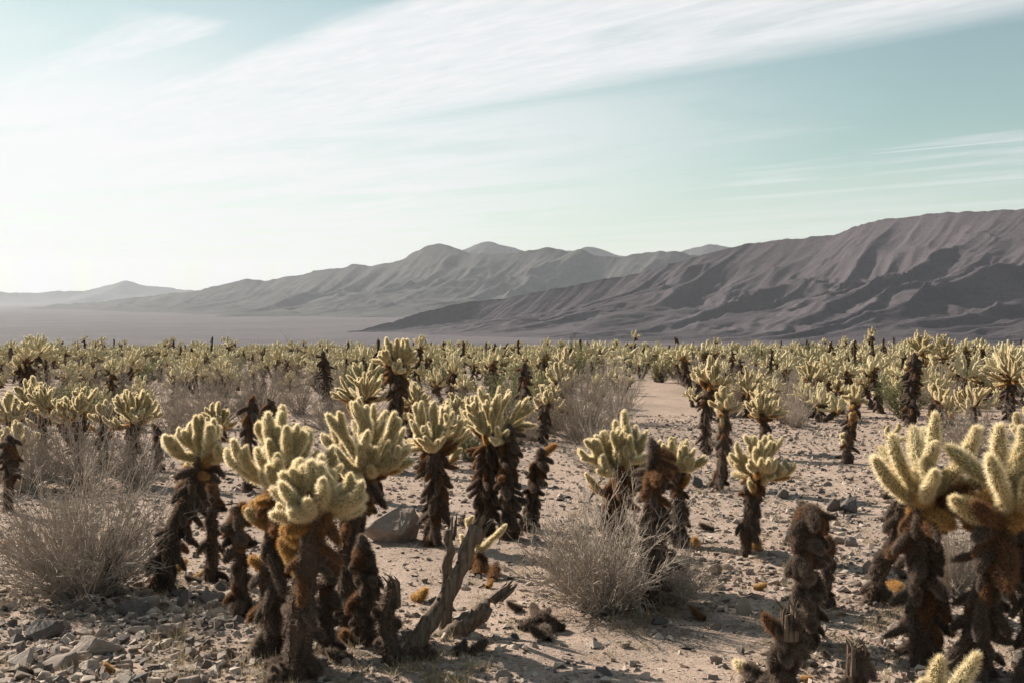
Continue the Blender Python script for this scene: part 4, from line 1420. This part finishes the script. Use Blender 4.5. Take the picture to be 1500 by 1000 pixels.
def log(name, p0, p1, r0, r1, label, holes=0, seed=0, split=False):
    """weathered trunk between two points with splintered end and dark plugs painted as shaded knot holes"""
    r = np.random.default_rng(seed)
    g = Geo()
    n = 16
    t = np.linspace(0, 1, n)[:, None]
    p0 = np.array(p0); p1 = np.array(p1)
    pts = p0 + (p1 - p0) * t + np.cumsum(r.normal(0, 0.009, (n, 3)), 0) * t
    rad = (r0 + (r1 - r0) * t[:, 0]) * (1 + 0.17 * r.uniform(-1, 1, n))
    tube(g, pts, rad, 14, 0, True, 0.07)
    d = (p1 - p0) / np.linalg.norm(p1 - p0)
    for k in range(9):     # splinters at the broken end
        off = r.normal(0, r1 * 0.45, 3)
        e = p1 + off
        tube(g, [e - d * 0.05, e + d * r.uniform(0.01, 0.05), e + d * r.uniform(0.05, 0.10) + r.normal(0, .006, 3)], [r1 * .3, r1 * .2, .001], 4, 0, True)
    o = new_obj(name, g.build(name, [M['wood']], True))
    root = o
    dark = M['dead_core']
    for k in range(holes):  # raised plugs; their dark colour paints the shade inside knot holes
        f = (k + 0.7) / (holes + 0.6)
        c = p0 + (p1 - p0) * f
        view = np.array([-c[0], -c[1], 1.2]); view -= d * view.dot(d); view /= np.linalg.norm(view)
        sd = np.cross(d, view)
        c = c + sd * r.normal(0, r0 * .35)
        rr0 = float(np.interp(f, [0, 1], [r0, r1]))
        h = Geo()
        c2 = c + view * rr0 * 0.80
        tube(h, [c2, c2 + view * rr0 * .24], [0.011, 0.008], 7, 0, True)
        new_obj('knot_hole_shade', h.build('knot_hole_shade', [dark]), root)
    tag(o, label, 'log')
    return o


def up_at(px, py_foot, px_top, py_top, dy=0.0):
    x, y, z, s = ground_at(px, py_foot)
    return (x, y, z - .04), (x + (px_top - px) / s, y + dy, z + (py_foot - py_top) / s)


a, b = up_at(590, 962, 702, 780, .12)
log('dead_log', a, b, .050, .034, 'long leaning grey log pitted with small holes', 7, 3)
a, b = up_at(648, 930, 734, 872, .05)
log('dead_log', a, b, .056, .046, 'short thick splintered log lying low beside the leaning one', 0, 5)
a, b = up_at(652, 925, 660, 775, .03)
log('dead_log', a, b, .036, .026, 'upright bare grey stake directly behind the leaning log', 0, 8)
a, b = up_at(1150, 1030, 1160, 905, .02)
log('dead_log', a, b, .05, .02, 'splintered grey spike standing in the split stump', 0, 9)
a, b = up_at(858, 735, 885, 700, .2)
log('dead_branch', a, b, .012, .007, 'thin pale dead branch lying behind the round dry shrub', 0, 12)


def grass():
    g = Geo()
    r = np.random.default_rng(14)
    spots = []
    for i in range(700):
        px = r.uniform(-10, 1510); py = r.uniform(700, 1005)
        if 780 < px < 1080 and py > 905: continue
        if stoniness(px, py) < .3 and r.random() < .6: continue
        spots.append((px, py))
    for hx, hy, sp, nn in ((660, 985, 70, 40), (410, 980, 60, 30), (250, 860, 60, 20), (860, 760, 60, 30), (1300, 890, 40, 14), (960, 905, 50, 20), (900, 930, 40, 10)):
        for k in range(nn):
            spots.append((hx + r.normal(0, sp * .5), hy + r.normal(0, 18)))
    for px, py in spots:
        x, y, z, s = ground_at(px, min(py, 1015))
        n = int(r.integers(12, 34))
        p0 = np.array([x, y, z]) + np.stack([r.normal(0, .025, n), r.normal(0, .025, n), np.zeros(n)], -1)
        d = np.stack([r.normal(0, .6, n), r.normal(0, .6, n), r.uniform(.25, 1.2, n)], -1); d /= np.linalg.norm(d, axis=1)[:, None]
        ribbon_tris(g, p0, p0 + d * r.uniform(.03, .10, (n, 1)), .0028, 0, r)
    for (bx, by, ty, cx, cw, opt, label) in HAND:
        if by < 690:
            continue
        x, y, z, s = ground_at(bx, by)
        n = 260
        rr2 = np.abs(r.normal(0, .26, n)); a = r.uniform(0, 6.28, n)
        X = x + rr2 * np.cos(a); Y = y + rr2 * np.sin(a)
        p0 = np.stack([X, Y, ground_z(X, Y) + .004], -1)
        d = np.stack([r.normal(0, 1, n), r.normal(0, 1, n), np.abs(r.normal(0, .3, n))], -1); d /= np.linalg.norm(d, axis=1)[:, None]
        ribbon_tris(g, p0, p0 + d * r.uniform(.02, .09, (n, 1)), .0045, 1, r)
    o = new_obj('dry_grass', g.build('dry_grass', [M['grass'], M['dead_spine']]))
    o['kind'] = 'stuff'
    tag(o, 'wisps of dry straw-coloured grass and litter between the stones', 'grass')


grass()

# ------------------------------------------------------------------ haze
HB = 30000.0
hv = [(sx * HB, sy * HB, z) for z in (-400.0, 900.0) for sx, sy in ((-1, -1), (1, -1), (1, 1), (-1, 1))]
hf = np.array([[3, 2, 1, 0], [4, 5, 6, 7], [0, 1, 5, 4], [1, 2, 6, 5], [2, 3, 7, 6], [3, 0, 4, 7]])
hm, t = mat_new('haze_air')
pvn = t.node('ShaderNodeVolumePrincipled')
pvn.inputs['Color'].default_value = c4(0.90, 0.93, 1.0)
pvn.inputs['Density'].default_value = 2.8e-5
pvn.inputs['Anisotropy'].default_value = 0.15
out = t.node('ShaderNodeOutputMaterial'); t.l.new(pvn.outputs[0], out.inputs['Volume'])
o = new_obj('haze', mesh_np('haze', np.array(hv), [hf], [hm]))
o['kind'] = 'stuff'
tag(o, 'pale desert haze filling the valley air', 'haze')
